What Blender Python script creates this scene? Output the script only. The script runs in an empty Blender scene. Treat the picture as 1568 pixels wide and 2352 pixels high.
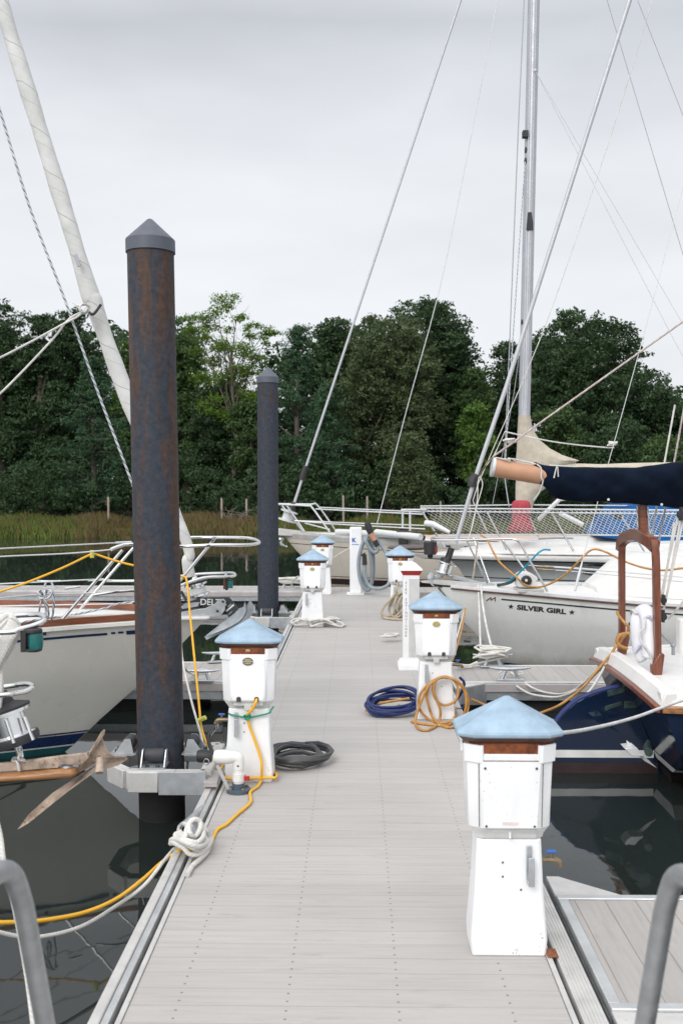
import bpy, math, random
import numpy as np
from mathutils import Vector, Matrix
R = math.radians
rnd = random.Random(7)
sc = bpy.context.scene
# ---------------------------------------------------------------- camera
CAM_H, FPX, YAW, PITCH = 2.0, 2286.7, math.atan(36/2286.7), math.atan(61/2286.7)
cam_d = bpy.data.cameras.new('camera'); cam = bpy.data.objects.new('camera', cam_d)
sc.collection.objects.link(cam); sc.camera = cam
cam.location = (0, 0, CAM_H); cam.rotation_euler = (math.pi/2-PITCH, 0, YAW)
cam_d.sensor_fit = 'VERTICAL'; cam_d.sensor_height = 36; cam_d.sensor_width = 24; cam_d.lens = 35
cam_d.clip_start = .05; cam_d.clip_end = 3000
cam_d.dof.use_dof = True; cam_d.dof.focus_distance = 8.0; cam_d.dof.aperture_fstop = 4.0
# ---------------------------------------------------------------- sky (overcast) and soft sun
SUN_EL, SUN_AZ = R(37), R(205)       # light comes from behind and a little left of the viewer
world = bpy.data.worlds.new('World'); sc.world = world; world.use_nodes = True
wn = world.node_tree; wn.nodes.clear(); L = wn.links.new
def WN(t, **k):
    n = wn.nodes.new(t)
    for a, b in k.items(): setattr(n, a, b)
    return n
out = WN('ShaderNodeOutputWorld'); mixs = WN('ShaderNodeMixShader')
sky = WN('ShaderNodeTexSky', sky_type='NISHITA'); sky.sun_disc = False
sky.sun_elevation = SUN_EL; sky.sun_rotation = SUN_AZ; sky.dust_density = 3
b1 = WN('ShaderNodeBackground'); b1.inputs[1].default_value = .1; L(sky.outputs[0], b1.inputs[0])
tc = WN('ShaderNodeTexCoord'); mp = WN('ShaderNodeMapping'); mp.inputs['Scale'].default_value = (1, 1, 3.2)
L(tc.outputs['Generated'], mp.inputs[0])
nz = WN('ShaderNodeTexNoise'); nz.inputs['Scale'].default_value = 1.9; nz.inputs['Detail'].default_value = 4; nz.inputs['Roughness'].default_value = .45
L(mp.outputs[0], nz.inputs[0])
sep = WN('ShaderNodeSeparateXYZ'); L(tc.outputs['Generated'], sep.inputs[0])
# overcast layer: brightness against height above the horizon, broken up by soft cloud noise
ad = WN('ShaderNodeMath', operation='MULTIPLY_ADD'); L(nz.outputs[0], ad.inputs[0]); ad.inputs[1].default_value = .22; ad.inputs[2].default_value = -.11
ad2 = WN('ShaderNodeMath', operation='ADD'); L(sep.outputs[2], ad2.inputs[0]); L(ad.outputs[0], ad2.inputs[1])
cr_ = WN('ShaderNodeValToRGB'); L(ad2.outputs[0], cr_.inputs[0]); e = cr_.color_ramp.elements
SKY = [(0.0, (.74, .765, .79)), (.14, (.83, .855, .885)), (.29, (.80, .825, .86)), (.42, (.60, .62, .665)), (.52, (.80, .82, .87)), (.75, (1.0, 1.02, 1.06)), (.95, (1.15, 1.17, 1.2))]
e[0].position = SKY[0][0]; e[0].color = SKY[0][1]+(1,); e[1].position = SKY[-1][0]; e[1].color = SKY[-1][1]+(1,)
for p, c in SKY[1:-1]:
    q = cr_.color_ramp.elements.new(p); q.color = c+(1,)
# the cloud layer is brighter around the hidden sun, behind the viewer
sdv = Vector((-.42*math.cos(SUN_EL), -.9*math.cos(SUN_EL), math.sin(SUN_EL))).normalized()
dp = WN('ShaderNodeVectorMath', operation='DOT_PRODUCT'); L(tc.outputs['Generated'], dp.inputs[0]); dp.inputs[1].default_value = sdv
gl = WN('ShaderNodeMapRange'); gl.interpolation_type = 'SMOOTHSTEP'; gl.inputs[1].default_value = .1; gl.inputs[2].default_value = 1.0; gl.inputs[3].default_value = 1.0; gl.inputs[4].default_value = 1.75; L(dp.outputs['Value'], gl.inputs[0])
b2 = WN('ShaderNodeBackground'); L(gl.outputs[0], b2.inputs[1]); 
nz2 = WN('ShaderNodeTexNoise'); nz2.inputs['Scale'].default_value = 3.4; nz2.inputs['Detail'].default_value = 5; L(mp.outputs[0], nz2.inputs[0])
cm = WN('ShaderNodeMapRange'); cm.inputs[1].default_value = .3; cm.inputs[2].default_value = .7; cm.inputs[3].default_value = .93; cm.inputs[4].default_value = 1.06; L(nz2.outputs[0], cm.inputs[0])
cv = WN('ShaderNodeVectorMath', operation='SCALE'); L(cr_.outputs[0], cv.inputs[0]); L(cm.outputs[0], cv.inputs['Scale'])
L(cv.outputs[0], b2.inputs[0])
mixs.inputs[0].default_value = .94; L(b1.outputs[0], mixs.inputs[1]); L(b2.outputs[0], mixs.inputs[2]); L(mixs.outputs[0], out.inputs[0])
sun_d = bpy.data.lights.new('sun', 'SUN'); sun_d.energy = 1.45; sun_d.angle = R(30); sun_d.color = (1, .97, .93)
sun = bpy.data.objects.new('sun', sun_d); sc.collection.objects.link(sun)
sd = Vector((-.42*math.cos(SUN_EL), -.9*math.cos(SUN_EL), math.sin(SUN_EL)))
sun.rotation_euler = sd.to_track_quat('Z', 'Y').to_euler(); sun.location = (-10, -20, 30)
vs = sc.view_settings; vs.view_transform = 'Standard'; vs.look = 'None'; vs.gamma = 1; vs.exposure = 0.12
sc.cycles.max_bounces = 6; sc.cycles.transparent_max_bounces = 6; sc.cycles.use_denoising = True
# ---------------------------------------------------------------- pixel -> place helpers (each call gives its own true distance)
_M = Matrix.Rotation(YAW, 3, 'Z') @ Matrix.Rotation(math.pi/2-PITCH, 3, 'X')
def ray(px, py): return _M @ Vector(((px-784)/FPX, -(py-1176)/FPX, -1))
def W(px, py, D):
    r = ray(px, py); return Vector((0, 0, CAM_H)) + r*(D/r.y)
def G(px, py, z):
    r = ray(px, py); return Vector((0, 0, CAM_H)) + r*((z-CAM_H)/r.z)
FR = dict(A1=(0,1700,800/1568), A2=(700,1700,800/1568), A3=(1400,1500,1011/1568), A4=(0,2300,800/1568), A5=(0,2850,900/1568), A6=(1500,2350,911/1568),
 B1=(650,2100,600/1568), B2=(1200,1800,500/1470), B3=(0,1000,1200/1568), B4=(1000,1000,1411/1568), B6=(1500,0,911/1568), B7=(900,1700,600/1568), B8=(1900,1600,511/1502),
 C1=(0,2050,450/1568), C2=(1900,2150,511/1568), C3=(350,2550,600/1568), C4=(1450,1700,550/1568), C5=(600,1800,350/1568))
def q(fr, x, y):
    a, b, s = FR[fr]; return ((a+x*s)*.65035, (b+y*s)*.65035)
def w(fr, x, y, D): return W(*q(fr, x, y), D)
def g(fr, x, y, z): return G(*q(fr, x, y), z)
WZ = -.30       # water level; the dock deck is z = 0
# ---------------------------------------------------------------- mesh collector
def cr(pts, n=6):
    P = [Vector(p) for p in pts]
    if len(P) < 3: return P
    o = []
    for i in range(len(P)-1):
        p0 = P[max(i-1, 0)]; p1 = P[i]; p2 = P[i+1]; p3 = P[min(i+2, len(P)-1)]
        for k in range(n):
            t = k/n
            o.append(.5*((2*p1)+(p2-p0)*t+(2*p0-5*p1+4*p2-p3)*t*t+(3*p1-p0-3*p2+p3)*t**3))
    return o+[P[-1]]
class MB:
    def __init__(s): s.V = []; s.F = []; s.U = []
    def add(s, V, F, U=None):
        n = len(s.V); s.V += [Vector(v) for v in V]; s.F += [tuple(i+n for i in f) for f in F]
        s.U += U if U else [None]*len(F); return s
    def box(s, x0, x1, y0, y1, z0, z1):
        V = [(x, y, z) for z in (z0, z1) for y in (y0, y1) for x in (x0, x1)]
        return s.add(V, [(0,2,3,1), (4,5,7,6), (0,1,5,4), (2,6,7,3), (0,4,6,2), (1,3,7,5)])
    def obox(s, c, ax, ay, az, hx, hy, hz):
        c = Vector(c); V = [c+ax*(hx*i)+ay*(hy*j)+az*(hz*k) for k in (-1,1) for j in (-1,1) for i in (-1,1)]
        return s.add(V, [(0,2,3,1), (4,5,7,6), (0,1,5,4), (2,6,7,3), (0,4,6,2), (1,3,7,5)])
    def beam(s, a, b, wd, ht, up=(0,0,1)):
        a = Vector(a); b = Vector(b); ax = (b-a).normalized(); ay = Vector(up).cross(ax).normalized(); az = ax.cross(ay)
        return s.obox((a+b)/2, ax, ay, az, (b-a).length/2, wd/2, ht/2)
    def tube(s, pts, r, seg=8, caps=True):
        P = [Vector(p) for p in pts]; m = len(P)
        rr = (lambda i: r) if not isinstance(r, (list, tuple)) else (lambda i: r[min(int(i*(len(r)-1)/max(m-1,1)+.5), len(r)-1)] if len(r) != m else r[i])
        T = []
        for i in range(m):
            t = P[min(i+1, m-1)]-P[max(i-1, 0)]
            T.append(t.normalized() if t.length > 1e-9 else (T[-1] if T else Vector((0,0,1))))
        a = Vector((0,0,1)) if abs(T[0].z) < .9 else Vector((1,0,0))
        N = (a-T[0]*a.dot(T[0])).normalized(); V = []; l = 0; LL = []
        for i in range(m):
            if i:
                N = N-T[i]*N.dot(T[i])
                N = N.normalized() if N.length > 1e-6 else T[i].orthogonal().normalized()
                l += (P[i]-P[i-1]).length
            LL.append(l); B = T[i].cross(N); rad = rr(i)
            for k in range(seg):
                an = 2*math.pi*k/seg; V.append(P[i]+(N*math.cos(an)+B*math.sin(an))*rad)
        F = []; U = []
        for i in range(m-1):
            for k in range(seg):
                k2 = (k+1) % seg
                F.append((i*seg+k, i*seg+k2, (i+1)*seg+k2, (i+1)*seg+k))
                U.append([(k/seg, LL[i]), ((k+1)/seg, LL[i]), ((k+1)/seg, LL[i+1]), (k/seg, LL[i+1])])
        if caps:
            F.append(tuple(reversed(range(seg)))); F.append(tuple((m-1)*seg+k for k in range(seg))); U += [None, None]
        return s.add(V, F, U)
    def loft(s, rings, caps=True, closed=True):
        n = len(rings[0]); V = [p for r_ in rings for p in r_]; F = []
        for i in range(len(rings)-1):
            for k in range(n if closed else n-1):
                k2 = (k+1) % n; F.append((i*n+k, i*n+k2, (i+1)*n+k2, (i+1)*n+k))
        if caps: F.append(tuple(reversed(range(n)))); F.append(tuple((len(rings)-1)*n+k for k in range(n)))
        return s.add(V, F)
    def lathe(s, c, prof, seg=20, axis=None):
        c = Vector(c); az = Vector(axis).normalized() if axis else Vector((0,0,1)); ax = az.orthogonal().normalized(); ay = az.cross(ax)
        if not axis: ax = Vector((1,0,0)); ay = Vector((0,1,0))
        return s.loft([[c+ax*(r*math.cos(2*math.pi*k/seg))+ay*(r*math.sin(2*math.pi*k/seg))+az*z for k in range(seg)] for r, z in prof])
    def prism(s, pts, ext):
        P = [Vector(p) for p in pts]; e_ = Vector(ext); n = len(P)
        return s.add(P+[p+e_ for p in P], [tuple(reversed(range(n))), tuple(range(n, 2*n))]+[(i, (i+1) % n, n+(i+1) % n, n+i) for i in range(n)])
    def ball(s, c, r, sc_=(1,1,1), n=12):
        c = Vector(c); prof = [(math.sin(math.pi*i/n), -math.cos(math.pi*i/n)) for i in range(n+1)]
        prof = [(max(a, .01), b) for a, b in prof]
        return s.loft([[c+Vector((a*r*sc_[0]*math.cos(2*math.pi*k/(2*n)), a*r*sc_[1]*math.sin(2*math.pi*k/(2*n)), b*r*sc_[2])) for k in range(2*n)] for a, b in prof])
    def grid(s, rows):
        return s.loft(rows, caps=False, closed=False)
OFF = {}
def mesh_of(name, mb, off, sharp=38, smooth=True):
    me = bpy.data.meshes.new(name); o = Vector(off)
    me.from_pydata([tuple(v-o) for v in mb.V], [], mb.F)
    if any(u is not None for u in mb.U):
        uvl = me.uv_layers.new(name='uv'); dat = []
        for f, u in zip(mb.F, mb.U): dat += u if u else [(0, 0)]*len(f)
        if len(dat) == len(uvl.data): uvl.data.foreach_set('uv', np.array(dat, dtype=np.float32).ravel())
    if smooth:
        me.polygons.foreach_set('use_smooth', [True]*len(me.polygons)); me.set_sharp_from_angle(angle=R(sharp))
    me.update(); return me
def thing(name, label, cat, loc=(0,0,0), group=None):
    o = bpy.data.objects.new(name, None); o.empty_display_size = .2; sc.collection.objects.link(o); o.location = loc
    o['label'] = label; o['category'] = cat
    if group: o['group'] = group
    OFF[o.name] = Vector(loc); return o
def part(name, mb, m, parent, bevel=0, sharp=38, label=None):
    off = OFF[parent.name]
    o = bpy.data.objects.new(name, mesh_of(name, mb, off, sharp)); sc.collection.objects.link(o); o.parent = parent
    o.data.materials.append(m); OFF[o.name] = off
    if bevel:
        b = o.modifiers.new('bevel', 'BEVEL'); b.width = bevel; b.segments = 2; b.limit_method = 'ANGLE'; b.angle_limit = R(35)
    if label: o['label'] = label
    return o
def solo(name, mb, m, label=None, cat=None, group=None, kind=None, bevel=0, sharp=38, at=None):
    lo = Vector([min(v[i] for v in mb.V) for i in range(3)]); hi = Vector([max(v[i] for v in mb.V) for i in range(3)])
    c = Vector(at) if at is not None else Vector(((lo.x+hi.x)/2, (lo.y+hi.y)/2, lo.z))
    o = bpy.data.objects.new(name, mesh_of(name, mb, c, sharp)); sc.collection.objects.link(o); o.location = c
    o.data.materials.append(m); OFF[o.name] = c
    if label: o['label'] = label
    if cat: o['category'] = cat
    if group: o['group'] = group
    if kind: o['kind'] = kind
    if bevel:
        b = o.modifiers.new('bevel', 'BEVEL'); b.width = bevel; b.segments = 2; b.limit_method = 'ANGLE'; b.angle_limit = R(35)
    return o
def dup(root, loc, label=None, group=None):
    def cp(o, par):
        c = o.copy(); sc.collection.objects.link(c); c.parent = par
        for ch in list(o.children): cp(ch, c)
        return c
    r = cp(root, None); r.location = loc
    if label: r['label'] = label
    if group: r['group'] = group
    OFF[r.name] = Vector(loc)
    return r
def text_geo(txt, size, bold=0, sx=1):
    c = bpy.data.curves.new('lettering', 'FONT'); c.body = txt; c.size = size; c.offset = bold; c.resolution_u = 3; c.align_x = 'LEFT'
    o = bpy.data.objects.new('lettering', c); sc.collection.objects.link(o); dg = bpy.context.evaluated_depsgraph_get(); dg.update()
    me = bpy.data.meshes.new_from_object(o.evaluated_get(dg))
    V = [(v.co.x*sx, v.co.y) for v in me.vertices]; F = [tuple(p.vertices) for p in me.polygons]
    bpy.data.objects.remove(o); bpy.data.meshes.remove(me); bpy.data.curves.remove(c)
    return V, F
# ---------------------------------------------------------------- materials
def nodes(name):
    m = bpy.data.materials.new(name); m.use_nodes = True; nt = m.node_tree; return m, nt, nt.nodes['Principled BSDF']
class NT:
    def __init__(s, nt): s.nt = nt
    def n(s, t, **k):
        x = s.nt.nodes.new(t)
        for a, b in k.items():
            if a.startswith('i_'): x.inputs[int(a[2:])].default_value = b
            else: setattr(x, a, b)
        return x
    def l(s, a, b): s.nt.links.new(a, b)
    def math(s, op, a, b=None, c=None):
        x = s.n('ShaderNodeMath', operation=op)
        for i, v in enumerate((a, b, c)):
            if v is None: continue
            if isinstance(v, (int, float)): x.inputs[i].default_value = v
            else: s.l(v, x.inputs[i])
        return x.outputs[0]
    def noise(s, vec, scale, detail=3, rough=.5, mapping=None):
        if mapping:
            mp = s.n('ShaderNodeMapping'); mp.inputs['Scale'].default_value = mapping; s.l(vec, mp.inputs[0]); vec = mp.outputs[0]
        x = s.n('ShaderNodeTexNoise'); x.inputs['Scale'].default_value = scale; x.inputs['Detail'].default_value = detail; x.inputs['Roughness'].default_value = rough
        s.l(vec, x.inputs[0]); return x.outputs[0]
    def ramp(s, fac, stops, interp='LINEAR'):
        x = s.n('ShaderNodeValToRGB'); x.color_ramp.interpolation = interp; e = x.color_ramp.elements
        c4 = lambda c: (c,)*3+(1,) if isinstance(c, (int, float)) else tuple(c)+(1,)
        e[0].position, e[0].color = stops[0][0], c4(stops[0][1]); e[1].position, e[1].color = stops[-1][0], c4(stops[-1][1])
        for p, c in stops[1:-1]: k = e.new(p); k.color = c4(c)
        s.l(fac, x.inputs[0]); return x.outputs[0]
    def mix(s, fac, a, b, mode='MIX'):
        x = s.n('ShaderNodeMix', data_type='RGBA', blend_type=mode)
        for i, v in ((0, fac), (6, a), (7, b)):
            if isinstance(v, (int, float)): x.inputs[i].default_value = v
            elif isinstance(v, tuple): x.inputs[i].default_value = v+(1,) if len(v) == 3 else v
            else: s.l(v, x.inputs[i])
        return x.outputs[2]
    def coord(s, which='Object'): return s.n('ShaderNodeTexCoord').outputs[which]
    def bump(s, h, bsdf, strength=.3, dist=.01):
        x = s.n('ShaderNodeBump'); x.inputs['Strength'].default_value = strength; x.inputs['Distance'].default_value = dist
        s.l(h, x.inputs['Height']); s.l(x.outputs[0], bsdf.inputs['Normal'])
def mat(name, col, rough=.5, metal=0, var=.12, scale=6, bump=0, bscale=60, dirt=0, dcol=(.05,.045,.04), spec=.5, coat=0, scum=0):
    m, nt, b = nodes(name); k = NT(nt); co = k.coord()
    f = k.noise(co, scale, 4, .6)
    lo = tuple(c*(1-var) for c in col); hi = tuple(min(c*(1+var), .95) for c in col)
    c = k.ramp(f, [(.3, lo), (.7, hi)])
    if dirt:
        d = k.noise(co, 55, 4, .6); d2 = k.noise(co, 3.0, 2)
        dd = k.ramp(k.math('ADD', d, k.math('MULTIPLY', d2, .35)), [(.90-dirt*.06, 0.), (.94-dirt*.06, .6)])
        c = k.mix(dd, c, dcol)
        st = k.noise(co, 5, 4, .6, (3, 3, .5)); c = k.mix(k.ramp(st, [(.55, 0.), (.85, .22*dirt)]), c, tuple(x*2.2 for x in dcol))
    if scum:     # brownish waterline staining and faint vertical run marks down a hull (object z is height above the water)
        sp = k.n('ShaderNodeSeparateXYZ'); k.l(co, sp.inputs[0])
        zz_ = k.math('ADD', sp.outputs[2], k.math('MULTIPLY', k.math('SUBTRACT', k.noise(co, 3, 5, .7, (1, 1, .3)), .5), .28))
        c = k.mix(k.ramp(zz_, [(.02, .5*scum), (.20, 0.)]), c, (.20,.17,.10))
        c = k.mix(k.ramp(k.noise(co, 2.2, 5, .7, (3, 3, .25)), [(.56, 0.), (.78, .22*scum)]), c, (.34,.31,.25))
        c = k.mix(k.ramp(k.noise(co, 1.1, 4, .6, (.6, .6, 3)), [(.62, 0.), (.72, .12*scum)]), c, (.25,.25,.24))
    k.l(c, b.inputs['Base Color']); b.inputs['Metallic'].default_value = metal; b.inputs['Roughness'].default_value = rough
    b.inputs['Specular IOR Level'].default_value = spec; b.inputs['Coat Weight'].default_value = coat
    r_ = k.ramp(k.noise(co, scale*2.3, 3), [(.3, max(rough-.1, .03)), (.7, min(rough+.12, 1))]); k.l(r_, b.inputs['Roughness'])
    if bump: k.bump(k.noise(co, bscale, 3), b, bump, .01)
    return m
def rope_mat(name, col, col2=None, fleck=None, twist=60, rough=.8, frac=.3):
    """laid rope: strands and coloured flecks run along the tube's own length"""
    m, nt, b = nodes(name); k = NT(nt); uv = k.n('ShaderNodeUVMap').outputs[0]
    sp = k.n('ShaderNodeSeparateXYZ'); k.l(uv, sp.inputs[0])
    ph = k.math('ADD', k.math('MULTIPLY', sp.outputs[1], twist), k.math('MULTIPLY', sp.outputs[0], 3.0))
    fr = k.math('FRACT', ph); h = k.math('ABSOLUTE', k.math('SUBTRACT', fr, .5))
    base = k.mix(k.ramp(k.noise(k.coord(), 9, 4), [(.35, 0.), (.7, 1.)]), col, col2 or tuple(c*.72 for c in col))
    base = k.mix(k.ramp(h, [(.3, 0.), (.5, .35)]), base, tuple(c*.4 for c in col))
    if fleck:
        f2 = k.math('FRACT', k.math('ADD', k.math('MULTIPLY', sp.outputs[1], twist*.35), k.math('MULTIPLY', sp.outputs[0], 2.0)))
        base = k.mix(k.ramp(f2, [(frac-.02, 1.), (frac, 0.)]), base, fleck)
    k.l(base, b.inputs['Base Color']); b.inputs['Roughness'].default_value = rough
    k.bump(h, b, .5, .004); return m
def board_mat(name, axis, period, rows=None, col=(.46,.438,.418)):
    """composite decking: seams across one axis, a tone of its own for each board, worn streaks along it, screw heads in rows"""
    m, nt, b = nodes(name); k = NT(nt); co = k.coord(); sp = k.n('ShaderNodeSeparateXYZ'); k.l(co, sp.inputs[0])
    a = sp.outputs[axis]; o = sp.outputs[1-axis]
    t = k.math('DIVIDE', a, period); fr = k.math('FRACT', t); idx = k.math('FLOOR', t)
    wn_ = k.n('ShaderNodeTexWhiteNoise', noise_dimensions='1D'); k.l(idx, wn_.inputs['W'])
    edge = k.math('MINIMUM', fr, k.math('SUBTRACT', 1., fr)); seam = k.math('LESS_THAN', edge, .013)
    mpv = (1.2, 26, 1) if axis == 1 else (26, 1.2, 1)
    st = k.noise(co, 1.6, 6, .70, mpv); fine = k.noise(co, 5, 4, .7, tuple(v*4 for v in mpv)); big = k.noise(co, .9, 3)
    c = k.ramp(st, [(.25, tuple(v*.80 for v in col)), (.5, col), (.75, tuple(v*1.07 for v in col))])
    c = k.mix(k.math('MULTIPLY', wn_.outputs[0], .26), c, tuple(v*.66 for v in col))
    c = k.mix(k.ramp(fine, [(.3, .16), (.62, 0.)]), c, tuple(v*.5 for v in col))
    c = k.mix(k.ramp(big, [(.35, .22), (.65, 0.)]), c, tuple(v*.62 for v in col))
    # occasional scuffs and dark water marks
    sc_ = k.noise(co, 2.3, 5, .7, (1, 5, 1) if axis == 1 else (5, 1, 1))
    c = k.mix(k.ramp(sc_, [(.60, 0.), (.74, .30)]), c, (.19,.175,.16))
    c = k.mix(k.math('MULTIPLY', seam, .40 if axis == 1 else .8), c, (.13,.12,.112))
    if rows:
        d = None
        for r_ in rows:
            v = k.math('ABSOLUTE', k.math('SUBTRACT', o, r_)); d = v if d is None else k.math('MINIMUM', d, v)
        y2 = k.math('MULTIPLY', k.math('MINIMUM', k.math('ABSOLUTE', k.math('SUBTRACT', fr, .27)), k.math('ABSOLUTE', k.math('SUBTRACT', fr, .73))), period)
        dist = k.math('SQRT', k.math('ADD', k.math('MULTIPLY', d, d), k.math('MULTIPLY', y2, y2)))
        c = k.mix(k.math('MULTIPLY', k.math('LESS_THAN', dist, .0052), .7), c, (.05,.045,.042))
    k.l(c, b.inputs['Base Color']); b.inputs['Roughness'].default_value = .78; b.inputs['Specular IOR Level'].default_value = .3
    h = k.math('ADD', k.math('MULTIPLY', seam, -1.), k.math('MULTIPLY', fine, .35)); k.bump(h, b, .35, .006); return m
def wood_mat(name, c1, c2, rough=.35, mp_=(1,1,14), coat=.3):
    m, nt, b = nodes(name); k = NT(nt); co = k.coord()
    f = k.noise(co, 5, 5, .65, mp_); k.l(k.ramp(f, [(.28, c1), (.55, c2), (.8, tuple(v*1.3 for v in c2))]), b.inputs['Base Color'])
    b.inputs['Roughness'].default_value = rough; b.inputs['Coat Weight'].default_value = coat; k.bump(f, b, .15, .004); return m
def pile_mat(name, rust):
    m, nt, b = nodes(name); k = NT(nt); co = k.coord(); sp = k.n('ShaderNodeSeparateXYZ'); k.l(co, sp.inputs[0])
    n1 = k.noise(co, 2.3, 6, .68, (1.9, 1.9, .30)); n2 = k.noise(co, 26, 5, .7); n3 = k.noise(co, 9, 4, .6, (2, 2, .25)); n4 = k.noise(co, 120, 3)
    base = k.ramp(n2, [(.3, (.022,.026,.035)), (.7, (.046,.054,.072))])
    rc = k.ramp(n2, [(.3, (.048,.028,.017)), (.55, (.095,.046,.023)), (.8, (.165,.066,.028))])
    f = k.ramp(k.math('ADD', n1, k.math('MULTIPLY', k.math('SUBTRACT', n3, .5), .7)), [(.59-rust*.13, 0.), (.71-rust*.13, .72)])
    c = k.mix(f, base, rc); c = k.mix(k.ramp(n3, [(.60, 0.), (.72, .5)]), c, (.018,.018,.022))
    wet = k.ramp(k.math('ADD', k.math('SUBTRACT', sp.outputs[2], 1.3), k.math('MULTIPLY', k.math('SUBTRACT', n3, .5), .12)), [(.42, .85), (.55, 0.)])
    c = k.mix(wet, c, (.012,.011,.010)); k.l(c, b.inputs['Base Color']); b.inputs['Roughness'].default_value = .72; b.inputs['Specular IOR Level'].default_value = .35
    k.bump(k.math('ADD', n4, n2), b, .35, .004); return m
def leaf_mat(name, c1, c2, trans=.25):
    m, nt, b = nodes(name); k = NT(nt); co = k.coord()
    f = k.noise(co, .8, 4, .7); f2 = k.noise(co, 9, 2)
    c = k.ramp(k.math('ADD', k.math('MULTIPLY', f, .65), k.math('MULTIPLY', f2, .35)), [(.36, c1), (.64, c2)])
    k.l(c, b.inputs['Base Color']); b.inputs['Roughness'].default_value = .65; b.inputs['Specular IOR Level'].default_value = .25
    t = k.n('ShaderNodeBsdfTranslucent'); k.l(c, t.inputs[0]); mx = k.n('ShaderNodeMixShader'); mx.inputs[0].default_value = trans
    o = nt.nodes['Material Output']; k.l(b.outputs[0], mx.inputs[1]); k.l(t.outputs[0], mx.inputs[2]); k.l(mx.outputs[0], o.inputs[0]); return m
M = {}
M['ped'] = mat('painted_white_plastic', (.80,.805,.81), .45, var=.04, dirt=.5, dcol=(.10,.08,.06), bump=.05)
M['ped_skirt'] = mat('weathered_white_plastic', (.55,.55,.54), .55, var=.1, dirt=1.0, dcol=(.12,.09,.06))
M['roof_blue'] = mat('blue_moulded_plastic', (.285,.39,.49), .55, var=.22, scale=7, bump=.04)
M['soffit'] = mat('brown_soffit', (.085,.030,.018), .5, var=.35, scale=14)
M['amber'] = mat('amber_lens', (.20,.055,.016), .35, var=.6, scale=22, dirt=1.2, dcol=(.04,.015,.008))
M['socket'] = mat('dark_opening', (.05,.045,.04), .7)
M['galv'] = mat('galvanised_steel', (.50,.52,.54), .42, .75, var=.14, scale=12, bump=.08)
M['alu'] = mat('mill_aluminium', (.56,.57,.57), .42, .55, var=.12, scale=5, bump=.08, dirt=.6, dcol=(.16,.14,.12))
M['alu_pale'] = mat('weathered_aluminium', (.52,.51,.49), .55, .15, var=.12, scale=7, dirt=.8, dcol=(.2,.16,.12), bump=.1)
M['fascia'] = mat('composite_fascia', (.40,.37,.36), .7, var=.1, scale=5, bump=.1)
M['groove'] = mat('painted_gap_shadow', (.035,.033,.034), .8)  # dark colour standing in for the shade inside the edge gap
M['float'] = mat('black_float', (.02,.021,.023), .6, var=.3)
M['chrome'] = mat('polished_stainless', (.72,.72,.72), .16, 1.0, var=.05)
M['wire'] = mat('stainless_wire', (.62,.62,.62), .35, .6, var=.05)
M['wire_dark'] = mat('grey_wire', (.32,.33,.35), .5, .3, var=.1)
M['white_metal'] = mat('white_painted_metal', (.60,.61,.62), .35, var=.06)
M['foil'] = mat('grey_white_stay_foil', (.46,.47,.49), .45, .2, var=.06)
M['spar'] = mat('anodised_spar', (.44,.45,.48), .4, .45, var=.06, scale=3)
M['black'] = mat('black_rubber', (.022,.022,.024), .55, var=.3)
M['rubber'] = mat('worn_roller_rubber', (.04,.04,.045), .6, var=.4, bump=.2)
M['cap'] = mat('grey_plastic_cap', (.085,.095,.12), .5, var=.12, bump=.05)
M['pile'] = pile_mat('rusted_steel_pile', 1.0)
M['pile2'] = pile_mat('dark_steel_pile', .1)
M['deck'] = board_mat('main_decking', 1, .13, rows=(-.69, -.27, .16, .59))
M['deck_x'] = board_mat('finger_decking', 0, .145, rows=None, col=(.40,.378,.36))
M['hull_cream'] = mat('cream_gelcoat', (.72,.705,.645), .22, scum=1, var=.04, scale=1.5, coat=.2)
M['hull_grey'] = mat('pale_grey_gelcoat', (.74,.745,.72), .24, scum=1, var=.04, scale=1.5, coat=.2)
M['hull_beige'] = mat('beige_gelcoat', (.62,.57,.49), .3, scum=1, var=.05, scale=1.5)
M['hull_mid'] = mat('mid_grey_gelcoat', (.46,.48,.485), .3, scum=.5, var=.05, scale=1.5)
M['hull_navy'] = mat('navy_gelcoat', (.005,.014,.040), .10, var=.15, scale=1.5, coat=.3)
M['gel'] = mat('white_gelcoat_deck', (.70,.69,.67), .4, var=.06, scale=4, bump=.06, dirt=.2, dcol=(.3,.27,.23))
M['stripe_navy'] = mat('navy_stripe', (.012,.03,.10), .3)
M['stripe_black'] = mat('black_stripe', (.018,.03,.035), .35)
M['stripe_teal'] = mat('teal_antifouling', (.012,.10,.11), .6, var=.3)
M['stripe_maroon'] = mat('maroon_antifouling', (.030,.015,.016), .6, var=.3, bump=.2)
M['stripe_white'] = mat('white_stripe', (.68,.68,.66), .4)
M['teak'] = wood_mat('varnished_teak', (.075,.022,.010), (.21,.065,.025))
M['teak_v'] = wood_mat('varnished_mahogany', (.070,.020,.010), (.185,.050,.020), mp_=(9,9,1))
M['sprit'] = wood_mat('oiled_bowsprit_wood', (.10,.045,.018), (.36,.17,.065), mp_=(1.2,12,14), rough=.5)
M['rust_steel'] = mat('rust_stained_steel', (.36,.28,.22), .65, .05, var=.5, scale=11, dirt=2.0, dcol=(.11,.05,.025), bump=.15)
M['anchor'] = mat('galvanised_anchor', (.46,.50,.53), .5, .3, var=.2, scale=10, bump=.1)
M['anchor_black'] = mat('anchor_shank_black', (.035,.042,.046), .5, var=.4, scale=20)
M['white_ink'] = mat('white_lettering', (.72,.72,.70), .5)
M['black_ink'] = mat('black_lettering', (.02,.028,.03), .45)
M['blue_ink'] = mat('blue_lettering', (.03,.12,.42), .5)
M['gold'] = mat('gold_badge', (.45,.36,.16), .35, .3, var=.25, scale=60)
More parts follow.
